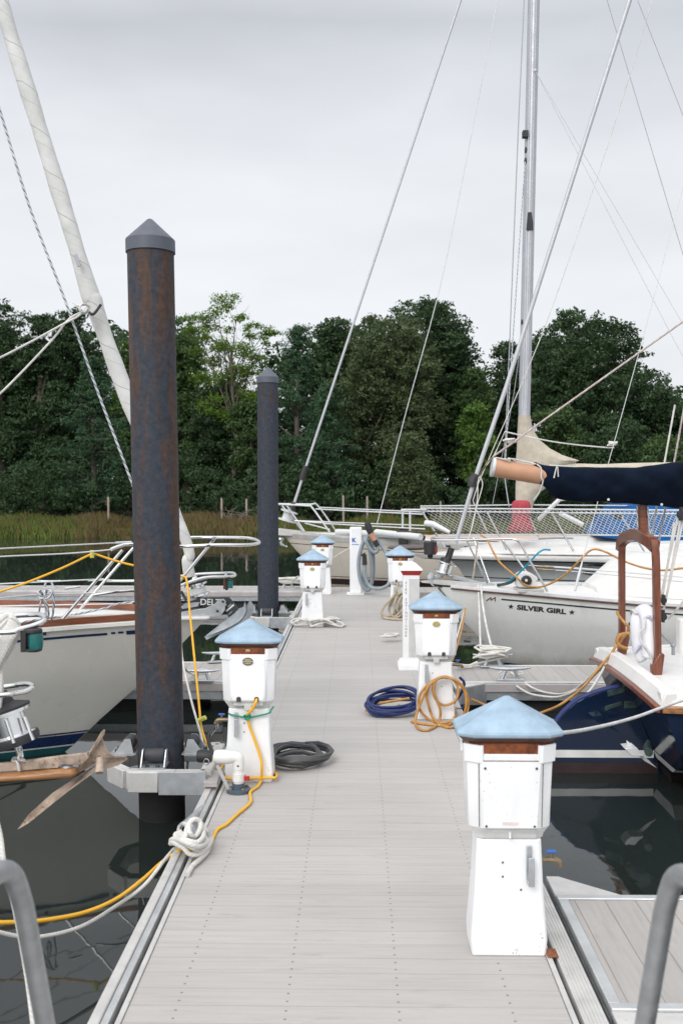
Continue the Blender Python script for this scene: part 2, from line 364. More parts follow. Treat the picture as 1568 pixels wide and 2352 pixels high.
M['pvc'] = mat('white_pvc', (.74,.73,.70), .35, var=.05)
M['pvc_grey'] = mat('dark_blue_grey_flange', (.06,.09,.12), .5)
M['red'] = mat('red_plastic', (.40,.02,.02), .4)
M['red_cloth'] = mat('faded_red_cloth', (.36,.045,.06), .85, var=.2, scale=10, bump=.2)
M['canvas'] = mat('tan_canvas', (.48,.43,.35), .95, var=.12, scale=9, bump=.5, bscale=12, spec=.15)
M['navy_canvas'] = mat('navy_canvas', (.003,.007,.017), .95, var=.4, scale=5, bump=.7, bscale=9, spec=.12)
M['blue_canvas'] = mat('blue_canvas', (.008,.085,.25), .9, spec=.1, var=.14, scale=5, bump=.2, bscale=12)
M['boom'] = mat('tan_painted_boom', (.50,.27,.16), .45, var=.1, scale=10)
M['bronze'] = mat('verdigris_bronze', (.035,.06,.055), .55, .3, var=.5, scale=24)
M['brass'] = mat('weathered_brass', (.22,.17,.11), .45, .6, var=.3, scale=30)
M['buoy'] = mat('white_buoy_vinyl', (.72,.72,.75), .5, var=.04, bump=.1, bscale=20)
M['teal_lens'] = mat('green_lens', (.01,.14,.13), .2, var=.3)
M['red_lens'] = mat('red_lens', (.2,.02,.02), .2)
M['rail'] = mat('dull_galvanised_rail', (.36,.37,.38), .45, .6, var=.12, scale=18, bump=.1)
M['hose_grey'] = mat('grey_hose', (.25,.29,.32), .5, var=.12)
M['hose_black'] = rope_mat('black_hose_yellow_stripe', (.035,.038,.045), (.06,.063,.072), fleck=(.16,.12,.04), twist=.5, rough=.45, frac=.07)
M['hose_blue'] = mat('navy_hose', (.012,.024,.105), .4, var=.3, scale=12)
M['hose_orange'] = mat('tan_orange_hose', (.42,.21,.055), .5, var=.25, scale=16, dirt=1.2, dcol=(.1,.05,.02))
M['hose_tan'] = mat('tan_cord', (.42,.36,.27), .7, var=.25, scale=12)
M['yellow'] = mat('yellow_power_cord', (.80,.42,.02), .45, var=.06)
M['rope'] = rope_mat('white_dock_line', (.70,.68,.64), twist=55)
M['rope_blue'] = rope_mat('blue_fleck_line', (.62,.62,.62), fleck=(.02,.07,.16), twist=42, frac=.28)
M['rope_red'] = rope_mat('red_fleck_line', (.55,.5,.48), fleck=(.36,.20,.18), twist=42, frac=.22)
M['rope_brown'] = rope_mat('brown_line', (.28,.16,.06), (.36,.23,.10), twist=70)
M['green'] = mat('green_cord', (.01,.24,.15), .5)
M['cyan'] = mat('cyan_strap', (.01,.28,.42), .5)
M['tape'] = mat('yellow_tape', (.62,.60,.12), .5)
M['net'] = mat('white_netting', (.55,.56,.54), .8)
M['glass'] = mat('dark_portlight', (.012,.012,.014), .12)
M['post'] = mat('grey_fence_post', (.30,.24,.20), .8, var=.2)
M['bark'] = mat('tree_bark', (.085,.07,.055), .9, var=.3, scale=3, bump=.4, bscale=8)
M['bark_pale'] = mat('pale_bark', (.12,.10,.08), .9, var=.3, scale=3, bump=.3, bscale=8)
# furled sail: wraps spiral up the tube
def sail_mat():
    m, nt, b = nodes('furled_sailcloth'); k = NT(nt); uv = k.n('ShaderNodeUVMap').outputs[0]; sp = k.n('ShaderNodeSeparateXYZ'); k.l(uv, sp.inputs[0]); co = k.coord()
    wob = k.math('MULTIPLY', k.noise(co, 3, 3), .35)
    def line(fq, ph, wd):
        t = k.math('FRACT', k.math('ADD', k.math('ADD', k.math('MULTIPLY', sp.outputs[1], fq), k.math('MULTIPLY', sp.outputs[0], 1.0)), k.math('ADD', wob, ph)))
        return k.ramp(k.math('ABSOLUTE', k.math('SUBTRACT', t, .5)), [(0., 1.), (wd, 0.)]), t
    l1, t1 = line(2.6, .1, .02); l2, _ = line(2.6, .46, .012); l3, _ = line(2.6, .72, .012)
    c = k.ramp(k.noise(co, 5, 4), [(.3, (.52,.52,.50)), (.7, (.66,.66,.64))])
    c = k.mix(k.math('MULTIPLY', l1, .8), c, (.22,.21,.19)); c = k.mix(k.math('MULTIPLY', l2, .6), c, (.25,.22,.18)); c = k.mix(k.math('MULTIPLY', l3, .25), c, (.28,.26,.22))
    k.l(c, b.inputs['Base Color']); b.inputs['Roughness'].default_value = .8
    k.bump(k.math('ADD', t1, k.math('MULTIPLY', k.noise(co, 14, 3), .4)), b, .55, .02); return m
M['sail'] = sail_mat()
# ================================================================ water, sky backdrop ground
def water_mat():
    m, nt, b = nodes('harbour_water'); k = NT(nt); co = k.coord('Object'); sp = k.n('ShaderNodeSeparateXYZ'); k.l(co, sp.inputs[0])
    b.inputs['Base Color'].default_value = (.015,.020,.018,1); b.inputs['Roughness'].default_value = .025; b.inputs['IOR'].default_value = 1.45
    n1 = k.noise(co, 1.3, 3, .5, (1, .7, 1)); n2 = k.noise(co, 9, 2, .5, (1, .45, 1))
    patch = k.ramp(k.noise(co, .22, 2), [(.45, 0.), (.62, 1.)])
    h = k.math('ADD', k.math('MULTIPLY', n1, .7), k.math('MULTIPLY', k.math('MULTIPLY', n2, patch), .25)); k.bump(h, b, .26, .02); return m
M['water'] = water_mat()
mb = MB().add([(-400,-60,WZ),(400,-60,WZ),(400,45.5,WZ),(-400,45.5,WZ)], [(0,1,2,3)])
solo('water', mb, M['water'], kind='structure')
ground_m = mat('marsh_soil', (.05,.05,.028), .95, var=.4, scale=1.2, bump=.3, bscale=6)
mb = MB(); rows = []
for yy, zz in ((42.6,-.7),(43.6,-.32),(46,-.12),(52,.05),(60,.3),(90,1.0),(900,4)):
    rows.append([Vector((x, yy+.5*math.sin(x*.35)*(yy<60), zz)) for x in (-700,-200,-60,-45,-32,-26,-22,-18,-14,-10,-6,-2,2,6,10,14,18,22,26,32,45,60,200,700)])
mb.grid(rows); solo('shore_ground', mb, ground_m, kind='structure')
# ================================================================ main dock
XL, XR, YE = -.875, .80, 18.6
dk = thing('floating_dock', 'long grey floating walkway with screwed composite boards and aluminium edges', 'dock', (0, 0, 0))
mb = MB().box(XL, XR, .5, YE, -.05, 0); part('deck_boards', mb, M['deck'], dk, bevel=.003)
for sx, x0 in ((-1, XL), (1, XR)):
    a = lambda u: x0+sx*u
    def bx(u0, u1, z0, z1): return MB().box(min(a(u0),a(u1)), max(a(u0),a(u1)), .5, YE, z0, z1)
    part('edge_rail', bx(.002, .024, -.16, .006), M['alu_pale'], dk, bevel=.003)
    part('channel', bx(.026, .044, -.17, -.035), M['groove'], dk)
    if sx < 0:
        mb = bx(.044, .074, -.17, .012); part('edge_rail', mb, M['alu'], dk, bevel=.004)
        part('fascia', bx(.076, .118, -.17, .022), M['alu_pale'], dk, bevel=.006)
    else:
        part('fascia', bx(.044, .135, -.17, .006), M['alu_pale'], dk, bevel=.004)
        for i in range(6): part('rib', bx(.050+i*.014, .058+i*.014, .006, .010), M['alu_pale'], dk, bevel=.001)
for i in range(6):
    y0 = .8+i*3.0; part('float', MB().box(-.86, .80, y0, y0+2.6, -.55, -.06), M['float'], dk, bevel=.03)
# rust stain on the right rail, laid on as a thin flake
part('rust_stain', MB().box(.802, .850, 4.16, 4.24, .0102, .012), mat('rust_spot', (.22,.075,.03), .9, var=.4, scale=60), dk)
def finger(name, label, x0, x1, y0, y1, group=None, gus=True, end=None):
    t = thing(name, label, 'dock', ((x0+x1)/2, (y0+y1)/2, 0), group)
    s = 1 if x1 > 0 else -1; xi = x0 if s > 0 else x1      # inner end
    part('deck_boards', MB().box(x0+.05, x1-.05, y0+.05, y1-.05, -.04, .008), M['deck_x'], t, bevel=.002)
    part('side_rail', MB().box(x0, x1, y0, y0+.048, -.02, .016), M['alu'], t, bevel=.004)
    part('side_rail', MB().box(x0, x1, y1-.048, y1, -.02, .016), M['alu'], t, bevel=.004)
    part('fascia', MB().box(x0, x1, y0-.018, y0-.001, -.085, -.004), M['fascia'], t, bevel=.004)
    part('end_rail', MB().box(x0, x0+.048, y0+.05, y1-.05, -.02, .014), M['alu'], t, bevel=.003)
    part('end_rail', MB().box(x1-.048, x1, y0+.05, y1-.05, -.02, .014), M['alu'], t, bevel=.003)
    part('frame', MB().box(x0, x1, y0, y1, -.17, -.042), M['galv'], t)
    n = max(1, int((x1-x0)/2.6))
    for i in range(n):
        fx = x0+(x1-x0)*(i+.12)/n; part('float', MB().box(fx, fx+(x1-x0)/n*.72, y0+.08, y1-.08, -.5, -.172), M['float'], t, bevel=.03)
    if gus:
        for yy, dy in ((y1, .25), (y0, -.25)):
            pts = [(xi, yy, -.012), (xi, yy+dy, -.012), (xi+s*.06, yy+dy, -.012), (xi+s*.34, yy+dy*.02, -.012)]
            part('gusset_plate', MB().prism(pts, (0, 0, .016)), M['alu_pale'], t)
            part('gusset_web', MB().prism([(p[0], p[1], -.16) for p in pts], (0, 0, .145)), M['galv'], t)
    return t
finger('finger_dock', 'wide foreground side dock with lengthwise boards at the lower right corner', .965, 7.5, 3.74, 4.80)
finger('finger_dock', 'narrow side dock on the right under the white bow with black lettering', .965, 8.5, 10.03, 11.0)
finger('finger_dock', 'narrow side dock on the left behind the cream bow and first white pedestal', -8.5, -1.03, 10.03, 11.15)
finger('finger_dock', 'far crosswise dock at the end of the walkway beyond the dark slim pile', -9.5, -1.0, 18.62, 19.6, gus=False)
part('deck_extension', MB().box(-.98, 9.5, 18.62, 19.6, -.17, -.004), M['deck_x'], dk)
# ================================================================ cleats
def cleat(x, y, z, label, rot=0, sz=1.0, cat='cleat', group=None):
    t = thing('dock_cleat', label, cat, (x, y, z), group); c, s_ = math.cos(rot), math.sin(rot)
    P = lambda u, v, h: Vector((x+(u*c-v*s_)*sz, y+(u*s_+v*c)*sz, z+h*sz))
    ax = Vector((c, s_, 0)); ay = Vector((-s_, c, 0))
    mb = MB().obox(P(0,0,.006), ax, ay, Vector((0,0,1)), .10*sz, .03*sz, .006*sz)
    part('base', mb, M['galv'], t, bevel=.003)
    for sg in (-1, 1): part('leg', MB().tube([P(sg*.06,0,.01), P(sg*.035,0,.075)], [.017*sz, .012*sz], 8), M['galv'], t)
    part('horn', MB().tube([P(-.155,0,.098), P(-.10,0,.090), P(0,0,.084), P(.10,0,.090), P(.155,0,.098)], [.006*sz,.011*sz,.016*sz,.011*sz,.006*sz], 10), M['galv'], t)
    return t
def bundle(c, size, n, seed, flat=.5, turns=1.0):
    """a loose hitch: loops wound over each other round a point"""
    r_ = random.Random(seed); pts = []; c = Vector(c)
    for i in range(n*8+1):
        t = i/8; a = t*2*math.pi*turns; rr = 1+.28*math.sin(t*2.3+seed)+r_.uniform(-.1,.1)
        pts.append(c+Vector((math.cos(a)*size[0]*rr, math.sin(a*1.0+.6*math.sin(t))*size[1]*rr, size[2]*(flat+.9*abs(math.sin(t*1.7+seed))+r_.uniform(-.1,.1)))))
    return pts
def coil(c, rx, ry, n, seed, h=.02, r=.01, jit=.18, drift=(0,0)):
    r_ = random.Random(seed); pts = []; c = Vector(c); k = 14; ph = r_.uniform(0, 6)
    prm = [(1+r_.uniform(-jit,jit), 1+r_.uniform(-jit,jit), r_.uniform(-jit,jit)*.6, r_.uniform(-jit,jit)*.6) for _ in range(n+2)]
    for i in range(n*k+1):
        t = i/k; j = int(t); f = t-j; f = f*f*(3-2*f); A = prm[j]; B = prm[j+1]; L_ = [A[m]*(1-f)+B[m]*f for m in range(4)]
        a = t*2*math.pi+ph
        pts.append(c+Vector((rx*(L_[0]*math.cos(a)+L_[2])+drift[0]*t, ry*(L_[1]*math.sin(a)+L_[3])+drift[1]*t, r+h*(t/n)*n*.22+h*.5*abs(math.sin(a*1.3+j)))))
    return pts
def line(name, pts, r, m, label, cat='rope', sm=5, seg=8, group=None):
    return solo(name, MB().tube(cr(pts, sm) if sm else pts, r, seg), m, label, cat, group)
# ================================================================ power pedestals
def octa(hw, ch, z, cx=0, cy=0):
    return [Vector((cx+a, cy+b, z)) for a, b in ((-hw+ch,-hw),(hw-ch,-hw),(hw,-hw+ch),(hw,hw-ch),(hw-ch,hw),(-hw+ch,hw),(-hw,hw-ch),(-hw,-hw+ch))]
def pedestal(label, back=False):
    t = thing('power_pedestal', label, 'power pedestal', (0,0,0), 'white power pedestals with blue roofs')
    col = MB().loft([octa(.163,.012,0), octa(.168,.012,.07), octa(.150,.014,.30), octa(.141,.014,.497)]); part('column', col, M['ped'], t, bevel=.006)
    part('skirt', MB().loft([octa(.139,.02,.498), octa(.143,.025,.51), octa(.170,.045,.545)]), M['ped_skirt'], t, bevel=.003)
    part('housing', MB().loft([octa(.172,.05,.546), octa(.178,.052,.556), octa(.184,.055,.72), octa(.190,.057,.868)]), M['ped'], t, bevel=.004)
    part('light_band', MB().loft([octa(.178,.05,.8685), octa(.179,.05,.928)]), M['amber'], t)
    part('soffit', MB().loft([octa(.186,.052,.914), octa(.208,.058,.926), octa(.224,.062,.9405)]), M['soffit'], t)
    rings = [octa(.225,.062,.9408), octa(.232,.066,.947), octa(.234,.067,.956), octa(.228,.066,.966)]
    for f in (.80,.5,.2,.05): rings.append(octa(.228*f, .060*f, .966+.132*(1-f)**1.03))
    part('roof', MB().loft(rings), M['roof_blue'], t, sharp=11, bevel=.005)
    for sx in (-1,1):
        for sy in (-1,1):
            mb = MB(); A = .199; pts = [(A-.075,A+.002),(A-.058,A+.003),(A+.003,A-.058),(A+.002,A-.075)]
            outer = [Vector((sx*p[0], sy*p[1], 0)) for p in pts]; inner = [Vector((sx*p[0]*.955, sy*p[1]*.955, 0)) for p in reversed(pts)]
            ring = outer+inner; mb.loft([[p*.982+Vector((0,0,.833)) for p in ring], [p+Vector((0,0,.907)) for p in ring]])
            part('corner_tab', mb, M['ped'], t)
    sides = [1] if back else [-1]
    for sg in sides if not back else []:
        pass
    def cover(sg):
        y0 = -sg
        prof = [(.866,.190),(.855,.194),(.80,.194),(.74,.203),(.66,.218),(.60,.230),(.565,.228),(.552,.215),(.545,.19)]
        rings = []
        for i, (z, d) in enumerate(prof):
            hw = .133-.014*min(1, (.866-z)/.3); rings.append([Vector((-hw, sg*.176, z)), Vector((-hw, sg*(d-.012), z)), Vector((-hw+.014, sg*d, z)), Vector((hw-.014, sg*d, z)), Vector((hw, sg*(d-.012), z)), Vector((hw, sg*.176, z))])
        o = part('outlet_cover', MB().loft(rings), M['ped'], t, bevel=.002)
        for x in (-.062, .062):
            part('cord_notch', MB().loft([[Vector((x+a, sg*yy, z)) for a, z in ((-.016,.553),(.016,.553),(.016,.578),(.008,.587),(-.008,.587),(-.016,.578))] for yy in (.20,.2325)]), M['socket'], o)
        part('lower_lip', MB().box(-.105,.105, min(sg*.150,sg*.196), max(sg*.150,sg*.196), .520,.552), M['ped_skirt'], t, bevel=.006)
        part('latch', MB().box(-.026,.026, min(sg*.185,sg*.203), max(sg*.185,sg*.203), .492,.530), M['ped_skirt'], t, bevel=.003)
        b = MB().loft([[Vector((.034*math.cos(a), sg*yy, .822+.024*math.sin(a))) for a in [2*math.pi*i/24 for i in range(24)]] for yy in (.194,.2015)])
        part('badge', b, M['gold'], t)
        part('lamp', MB().box(-.016,.016, min(sg*.178,sg*.188), max(sg*.178,sg*.184), .885,.902), M['gold'], t, bevel=.002)
    cover(1)
    if not back: cover(-1)
    else:
        part('service_panel', MB().loft([[Vector((-.118,-.188,.553)),Vector((.118,-.188,.553)),Vector((.118,-.176,.553)),Vector((-.118,-.176,.553))],[Vector((-.132,-.1955,.838)),Vector((.132,-.1955,.838)),Vector((.132,-.176,.838)),Vector((-.132,-.176,.838))]]), M['ped'], t, bevel=.002)
        for x, z in ((-.112,.810),(.112,.810),(-.105,.562),(.105,.562)):
            part('screw', MB().lathe((x,-.187-.012*(z-.55)/.3,z), [(.0055,0),(.0055,.004),(.002,.006)], 8, (0,-1,0)), M['bronze'], t)
        for sx in (-1,1): part('panel_seam', MB().beam((sx*.136,-.188,.56), (sx*.140,-.196,.83), .003, .002), M['socket'], t)
        part('panel_seam', MB().box(-.13,.13,-.1975,-.1955,.8395,.8425), M['soffit'], t)
        part('notice_label', MB().box(-.035,.035,-.1905,-.1895,.567,.580), mat('faded_pink_label', (.66,.58,.55), .6), t)
        part('lower_lip', MB().loft([octa(.146,.03,.503), octa(.160,.04,.545)]), M['ped_skirt'], t)
        part('eyelet', MB().box(-.004,.004,-.175,-.155,.507,.532), M['ped'], t)
    # inspection plate screws
    for x, z in ((-.03,.40),(-.03,.34),(.05,.285)):
        yy = -.147-.0185*(.45-z)/.4-.003; part('screw', MB().lathe((x,yy,z), [(.0045,0),(.0045,.003),(.002,.004)], 8, (0,-1,0)), M['bronze'], t)
    hx = .085 if back else -.085
    o = part('hose_hook', MB().box(hx-.013,hx+.011,-.170,-.158,.33,.475).box(hx-.013,hx+.011,-.215,-.170,.318,.330).box(hx+.0-.008,hx+.018,-.223,-.215,.312,.435), M['galv'], t, bevel=.002)
    for ch in t.children:      # the pedestals are much shallower than they are wide
        for m_ in [ch]+list(ch.children):
            for v in m_.data.vertices: v.co.y *= KY; v.co.x *= .965
    return t
PFX = W(574,1600,6.75).x; P3X = W(999,1500,8.56).x
KY, PFY, P3Y = .62, 6.75, 8.56
PB = pedestal('nearest white power pedestal with plain screwed panel and pale blue roof, lower right', back=True); PB.location = (W(1162,1900,4.29).x, 4.29, 0)
PF = pedestal('left white power pedestal wrapped with yellow cord and a green tie beside rusty pile'); PF.location = (PFX, PFY, 0)
OFF[PF.name] = Vector(PF.location); OFF[PB.name] = Vector(PB.location)
p3 = dup(PF, (P3X, P3Y, 0), 'right white power pedestal with orange hose looped on its hook beside blue coil')
p4 = dup(PF, (W(718,1350,14.1).x, 14.1, 0), 'white power pedestal beside the slim dark pile with rope heaped at its foot')
p5 = dup(PF, (W(741,1300,18.3).x, 18.3, 0), 'farthest white power pedestal, half hidden at the end of the dock')
p6 = dup(PF, (W(918,1320,15.05).x, 15.05, 0), 'far right white power pedestal with tan cord coil behind the extinguisher post')
# lettered badge on the left pedestal only
def flat_text(txt, size, m, parent, name, origin, ax, az, thick=.0015, bold=0, sx=1, centre=True, lift=None):
    V, F = text_geo(txt, size, bold, sx)
    cx = (min(v[0] for v in V)+max(v[0] for v in V))/2 if centre else 0; cy = (min(v[1] for v in V)+max(v[1] for v in V))/2 if centre else 0
    o = Vector(origin); ax = Vector(ax); az = Vector(az); nn = ax.cross(az).normalized()
    return part(name, MB().add([o+ax*(v[0]-cx)+az*(v[1]-cy)+nn*thick for v in V], F), m, parent)
bb = MB().lathe((PFX, PFY-.2018*KY-.001, .822), [(.036,0),(.036,.001),(.034,.0015)], 24, (0,-1,0))
for v in bb.V: v.z = .822+(v.z-.822)*.72
part('badge_rim', bb, M['black_ink'], PF)
bb = MB().lathe((PFX, PFY-.2036*KY-.0025, .822), [(.030,0),(.030,.0006)], 24, (0,-1,0))
for v in bb.V: v.z = .822+(v.z-.822)*.66
part('badge_face', bb, M['gold'], PF)
part('badge_band', MB().box(PFX-.033,PFX+.033,PFY-.2054*KY-.005,PFY-.2044*KY-.004,.8155,.8285), M['black_ink'], PF)
flat_text('POWERPORT', .0135, M['white_ink'], PF, 'badge_lettering', (PFX, PFY-.2058*KY-.0055, .822), (1,0,0), (0,0,1), bold=.0002)
# taps
def tap(root, x, y, z, s=1, lever='blue_ink'):
    part('tap', MB().tube(cr([(x,y,z),(x+s*.05,y,z),(x+s*.075,y,z-.005),(x+s*.088,y,z-.028)],4), .013, 8).tube([(x+s*.045,y,z),(x+s*.045,y,z+.03)], .008, 8), M['brass'], root)
    part('tap_handle', MB().box(x+s*.045-.022,x+s*.045+.022,y-.010,y+.010,z+.03,z+.042), M[lever], root, bevel=.004)
tap(PB, PB.location.x+.145, 4.29-.02, .385); tap(PF, PFX-.146, PFY-.02, .405, -1); tap(p3, P3X+.145, P3Y-.02, .46)
# ================================================================ hose post (white square post with letter K)
hp = thing('hose_post', 'plain white square post with blue letter and grey hose at dock end', 'post', (-.01, 18.3, 0))
part('post', MB().box(-.135,.085,18.2,18.42,.02,1.235), M['ped'], hp, bevel=.02)
part('base_flange', MB().box(-.19,.13,18.14,18.48,0,.02), M['ped'], hp, bevel=.006)
flat_text('K', .10, M['blue_ink'], hp, 'lettering', (-.055,18.198,1.0), (1,0,0), (0,0,1), bold=.006)
part('lettering_underline', MB().box(-.10,.03,18.195,18.197,.915,.925), M['blue_ink'], hp)
part('hose_hanger', MB().tube([(.085,18.3,.98),(.20,18.3,1.0),(.21,18.3,1.05)], .018, 8), M['galv'], hp)
# the pump-out hose
hz_ = [w('B7',1100,470,18.2), w('B7',1050,500,18.2), w('B7',1000,560,18.2), w('B7',960,700,18.2), w('B7',960,840,18.2), w('B7',985,950,18.2), w('B7',1035,1003,18.2), w('B7',1070,960,18.2),
       w('B7',1080,800,18.2), w('B7',1060,640,18.2), w('B7',1020,520,18.2), w('B7',980,600,18.3), w('B7',965,760,18.3), w('B7',985,900,18.3), w('B7',1040,990,18.3), w('B7',1085,900,18.3), w('B7',1090,700,18.25),
       w('B7',1070,560,18.2), w('B7',1020,540,18.1), w('B7',1060,620,18.1), w('B7',1100,655,18.1), w('B7',1130,640,18.1), w('B7',1128,600,18.1)]
hs = solo('pump_hose', MB().tube(cr(hz_, 6), .035, 10), M['hose_grey'], 'thick grey hose hanging in loops from white post at dock end', 'hose')
part('nozzle', MB().tube([w('B7',1128,600,18.1), w('B7',1105,545,18.1)], .045, 8), M['black'], hs)
part('nozzle_body', MB().tube([w('B7',1105,545,18.1), w('B7',1070,480,18.1)], [.05,.06], 10), M['boom'], hs)
part('nozzle_tip', MB().tube([w('B7',1070,480,18.1), w('B7',1045,420,18.1), w('B7',1035,380,18.1)], [.055,.07,.05], 10), M['black'], hs)
h2 = [w('B7',1010,665,18.0), w('B7',1012,760,18.0), w('B7',1015,860,18.0), w('B7',1050,960,18.0), w('B7',1120,990,17.9), w('B7',1200,975,17.8), w('B7',1240,930,17.8), w('B7',1245,840,18.0), w('B7',1215,680,18.2), w('B7',1150,570,18.3), w('B7',1100,500,18.3)]
hs2 = solo('pump_hose', MB().tube(cr(h2, 6), .033, 10), M['hose_grey'], 'grey hose end with black coupling sweeping right from the white post', 'hose')
part('coupling', MB().tube([w('B7',1012,770,18.0), w('B7',1010,690,18.0), w('B7',995,668,18.0)], [.045,.04,.05], 10), M['black'], hs2)
# ================================================================ fire extinguisher post
fx, fy = .585, 10.85
fp = thing('extinguisher_post', 'white post with red lettered band and pyramid cap behind the right pedestal', 'fire post', (fx, fy, 0))
part('post', MB().box(fx-.088,fx+.088,fy-.088,fy+.088,.0,1.03), M['ped'], fp, bevel=.004)
part('trim', MB().box(fx-.025,fx+.082,fy-.094,fy-.0885,.14,.99), M['ped_skirt'], fp, bevel=.002)
part('base', MB().loft([octa(.14,.01,0,fx,fy), octa(.14,.01,.06,fx,fy), octa(.11,.01,.10,fx,fy)]), M['ped'], fp, bevel=.004)
part('red_band', MB().loft([octa(.092,.004,1.03,fx,fy), octa(.118,.006,1.078,fx,fy)]), M['red'], fp)
part('cap', MB().loft([octa(.124,.012,1.0785,fx,fy), octa(.124,.012,1.09,fx,fy), octa(.05,.006,1.155,fx,fy), octa(.012,.002,1.172,fx,fy)]), M['ped'], fp, bevel=.006)
zz = .945
for ch in 'FIRE EXTINGUISHER':
    if ch != ' ': flat_text(ch, .036, M['soffit'], fp, 'letter', (fx-.055, fy-.0885, zz), (1,0,0), (0,0,1), thick=.0015, bold=0)
    zz -= .0358
# ================================================================ steel piles with roller guides
def pile(x, y, r, ztop, m, label, gx, lean=0):
    t = thing('steel_pile', label, 'pile', (x, y, WZ-1.5))
    part('shaft', MB().lathe((x,y,0), [(r,-2.2),(r,-1),(r,0),(r,1),(r,2),(r,ztop-.19)], 40), m, t)
    rc = r*1.06
    part('cap', MB().lathe((x,y,0), [(rc,ztop-.235),(rc,ztop-.15),(rc*.96,ztop-.142),(rc*.12,ztop-.008),(.004,ztop)], 40), M['cap'], t, sharp=30)
    for ch in t.children:
        for v in ch.data.vertices: v.co.x += lean*((v.co.z+WZ-1.5)/ztop)
    o = thing('pile_guide', gx, 'pile bracket', (x, y, 0))
    # octagonal hoop of aluminium box section
    ri, ro = .27, .37
    pts = [(-.30,-.17),(-.16,-.33),(.16,-.35),(.36,-.35),(.36,.35),(-.16,.33),(-.30,.17)]
    n = len(pts)
    for i in range(n):
        a = Vector((x+pts[i][0], y+pts[i][1], .055)); b = Vector((x+pts[(i+1)%n][0], y+pts[(i+1)%n][1], .055))
        part('frame_side', MB().beam(a, b, .075, .125), M['alu_pale'], o, bevel=.006)
    part('front_cover', MB().box(x+.06,x+.37,y-.405,y-.39,-.03,.122), M['galv'], o, bevel=.002)
    part('front_cover', MB().box(x-.145,x+.055,y-.398,y-.386,-.018,.118), M['alu_pale'], o, bevel=.008)
    for ux, uy in ((0,-1),(-1,0),(1,0)):
        c = Vector((x+ux*(r+.058), y+uy*(r+.058), .185 if uy else .215)); tx = Vector((-uy, ux, 0))
        part('roller', MB().tube([c-tx*.065, c-tx*.05, c+tx*.05, c+tx*.065], [.036,.046,.046,.036], 14), M['rubber'], o)
        for sg in (-1,1):
            cc = c+tx*(sg*.074); u = Vector((ux,uy,0))
            pr = [cc-u*.045+Vector((0,0,-.075)), cc+u*.10+Vector((0,0,-.075)), cc+u*.02+Vector((0,0,.04)), cc-u*.02+Vector((0,0,.04))]
            part('bracket', MB().prism(pr, tx*(.008*sg)), M['galv'], o)
        part('foot_plate', MB().obox(c+Vector((ux,uy,0))*.03+Vector((0,0,-.062)), tx, Vector((ux,uy,0)), Vector((0,0,1)), .085, .09, .004), M['galv'], o)
        for sg in (-1,1): part('bolt', MB().lathe(c+tx*(.035*sg)+Vector((ux,uy,0))*.085+Vector((0,0,-.058)), [(.014,0),(.014,.014),(.01,.018)], 6), M['bronze'], o)
    return t
P1 = W(371, 1780, 6.86); pile(P1.x, 6.86, .159, 3.83, M['pile'], 'thick rusty steel pile with grey cone cap, tallest in the foreground left', 'aluminium roller bracket holding the thick rusty pile to the dock', lean=W(344.5,520,6.86).x-P1.x)
P2_ = W(616, 1420, 14.5); pile(P2_.x, 14.5, .152, 3.72, M['pile2'], 'slim dark steel pile with cone cap standing farther back by the dock', 'aluminium roller bracket around the slim dark pile farther back')
# slatted wedge against the dock rail beside the first pile
wd_ = thing('rub_block', 'weathered grooved wooden block wedged between pile bracket and dock rail', 'wood block', w('C3',1040,530,6.5))
for i in range(5):
    a = w('C3',1010+i*24,465,6.62); b = w('C3',975+i*25,580,6.42); part('slat', MB().beam(a, b, .018, .03), M['fascia'], wd_)
# ================================================================ foreground gangway rails and ramp
def rail(sx, label):
    x = -.748 if sx < 0 else .682
    t = thing('gangway_rail', label, 'handrail', (x, 2.2, 0)); r = .0232
    zt = 1.218
    top = cr([(x, -1.2, zt+.30), (x, .5, zt+.12), (x, 1.6, zt+.015), (x, 1.95, zt-.012), (x, 2.10, zt-.045), (x, 2.18, zt-.13), (x, 2.25, zt-.28), (x, 2.43, zt-.72), (x, 2.58, .10)], 8)
    part('top_tube', MB().tube(top, r, 20), M['rail'], t)
    part('mid_tube', MB().tube([(x, -1.2, .85), (x, 1.6, .60), (x, 2.31, .56)], r*.8, 16), M['rail'], t)
    for py in (1.52, .6, -.4): part('post', MB().tube([(x, py, .14+.12*(2.2-py)*.3), (x, py, zt+.03+(1.6-py)*.07)], r*.9, 16), M['rail'], t)
rail(-1, 'blurred galvanised handrail end at the lower left corner')
rail(1, 'blurred galvanised handrail end at the lower right corner')
gw = MB().add([(-.72,2.4,.03),(.68,2.4,.03),(.68,-3,.55),(-.72,-3,.55),(-.72,2.4,.012),(.68,2.4,.012),(.68,-3,.45),(-.72,-3,.45)], [(0,1,2,3),(7,6,5,4),(0,4,5,1),(1,5,6,2),(2,6,7,3),(3,7,4,0)])
solo('gangway', gw, M['alu_pale'], 'aluminium gangway ramp leading down onto the dock between the handrails', 'gangway')
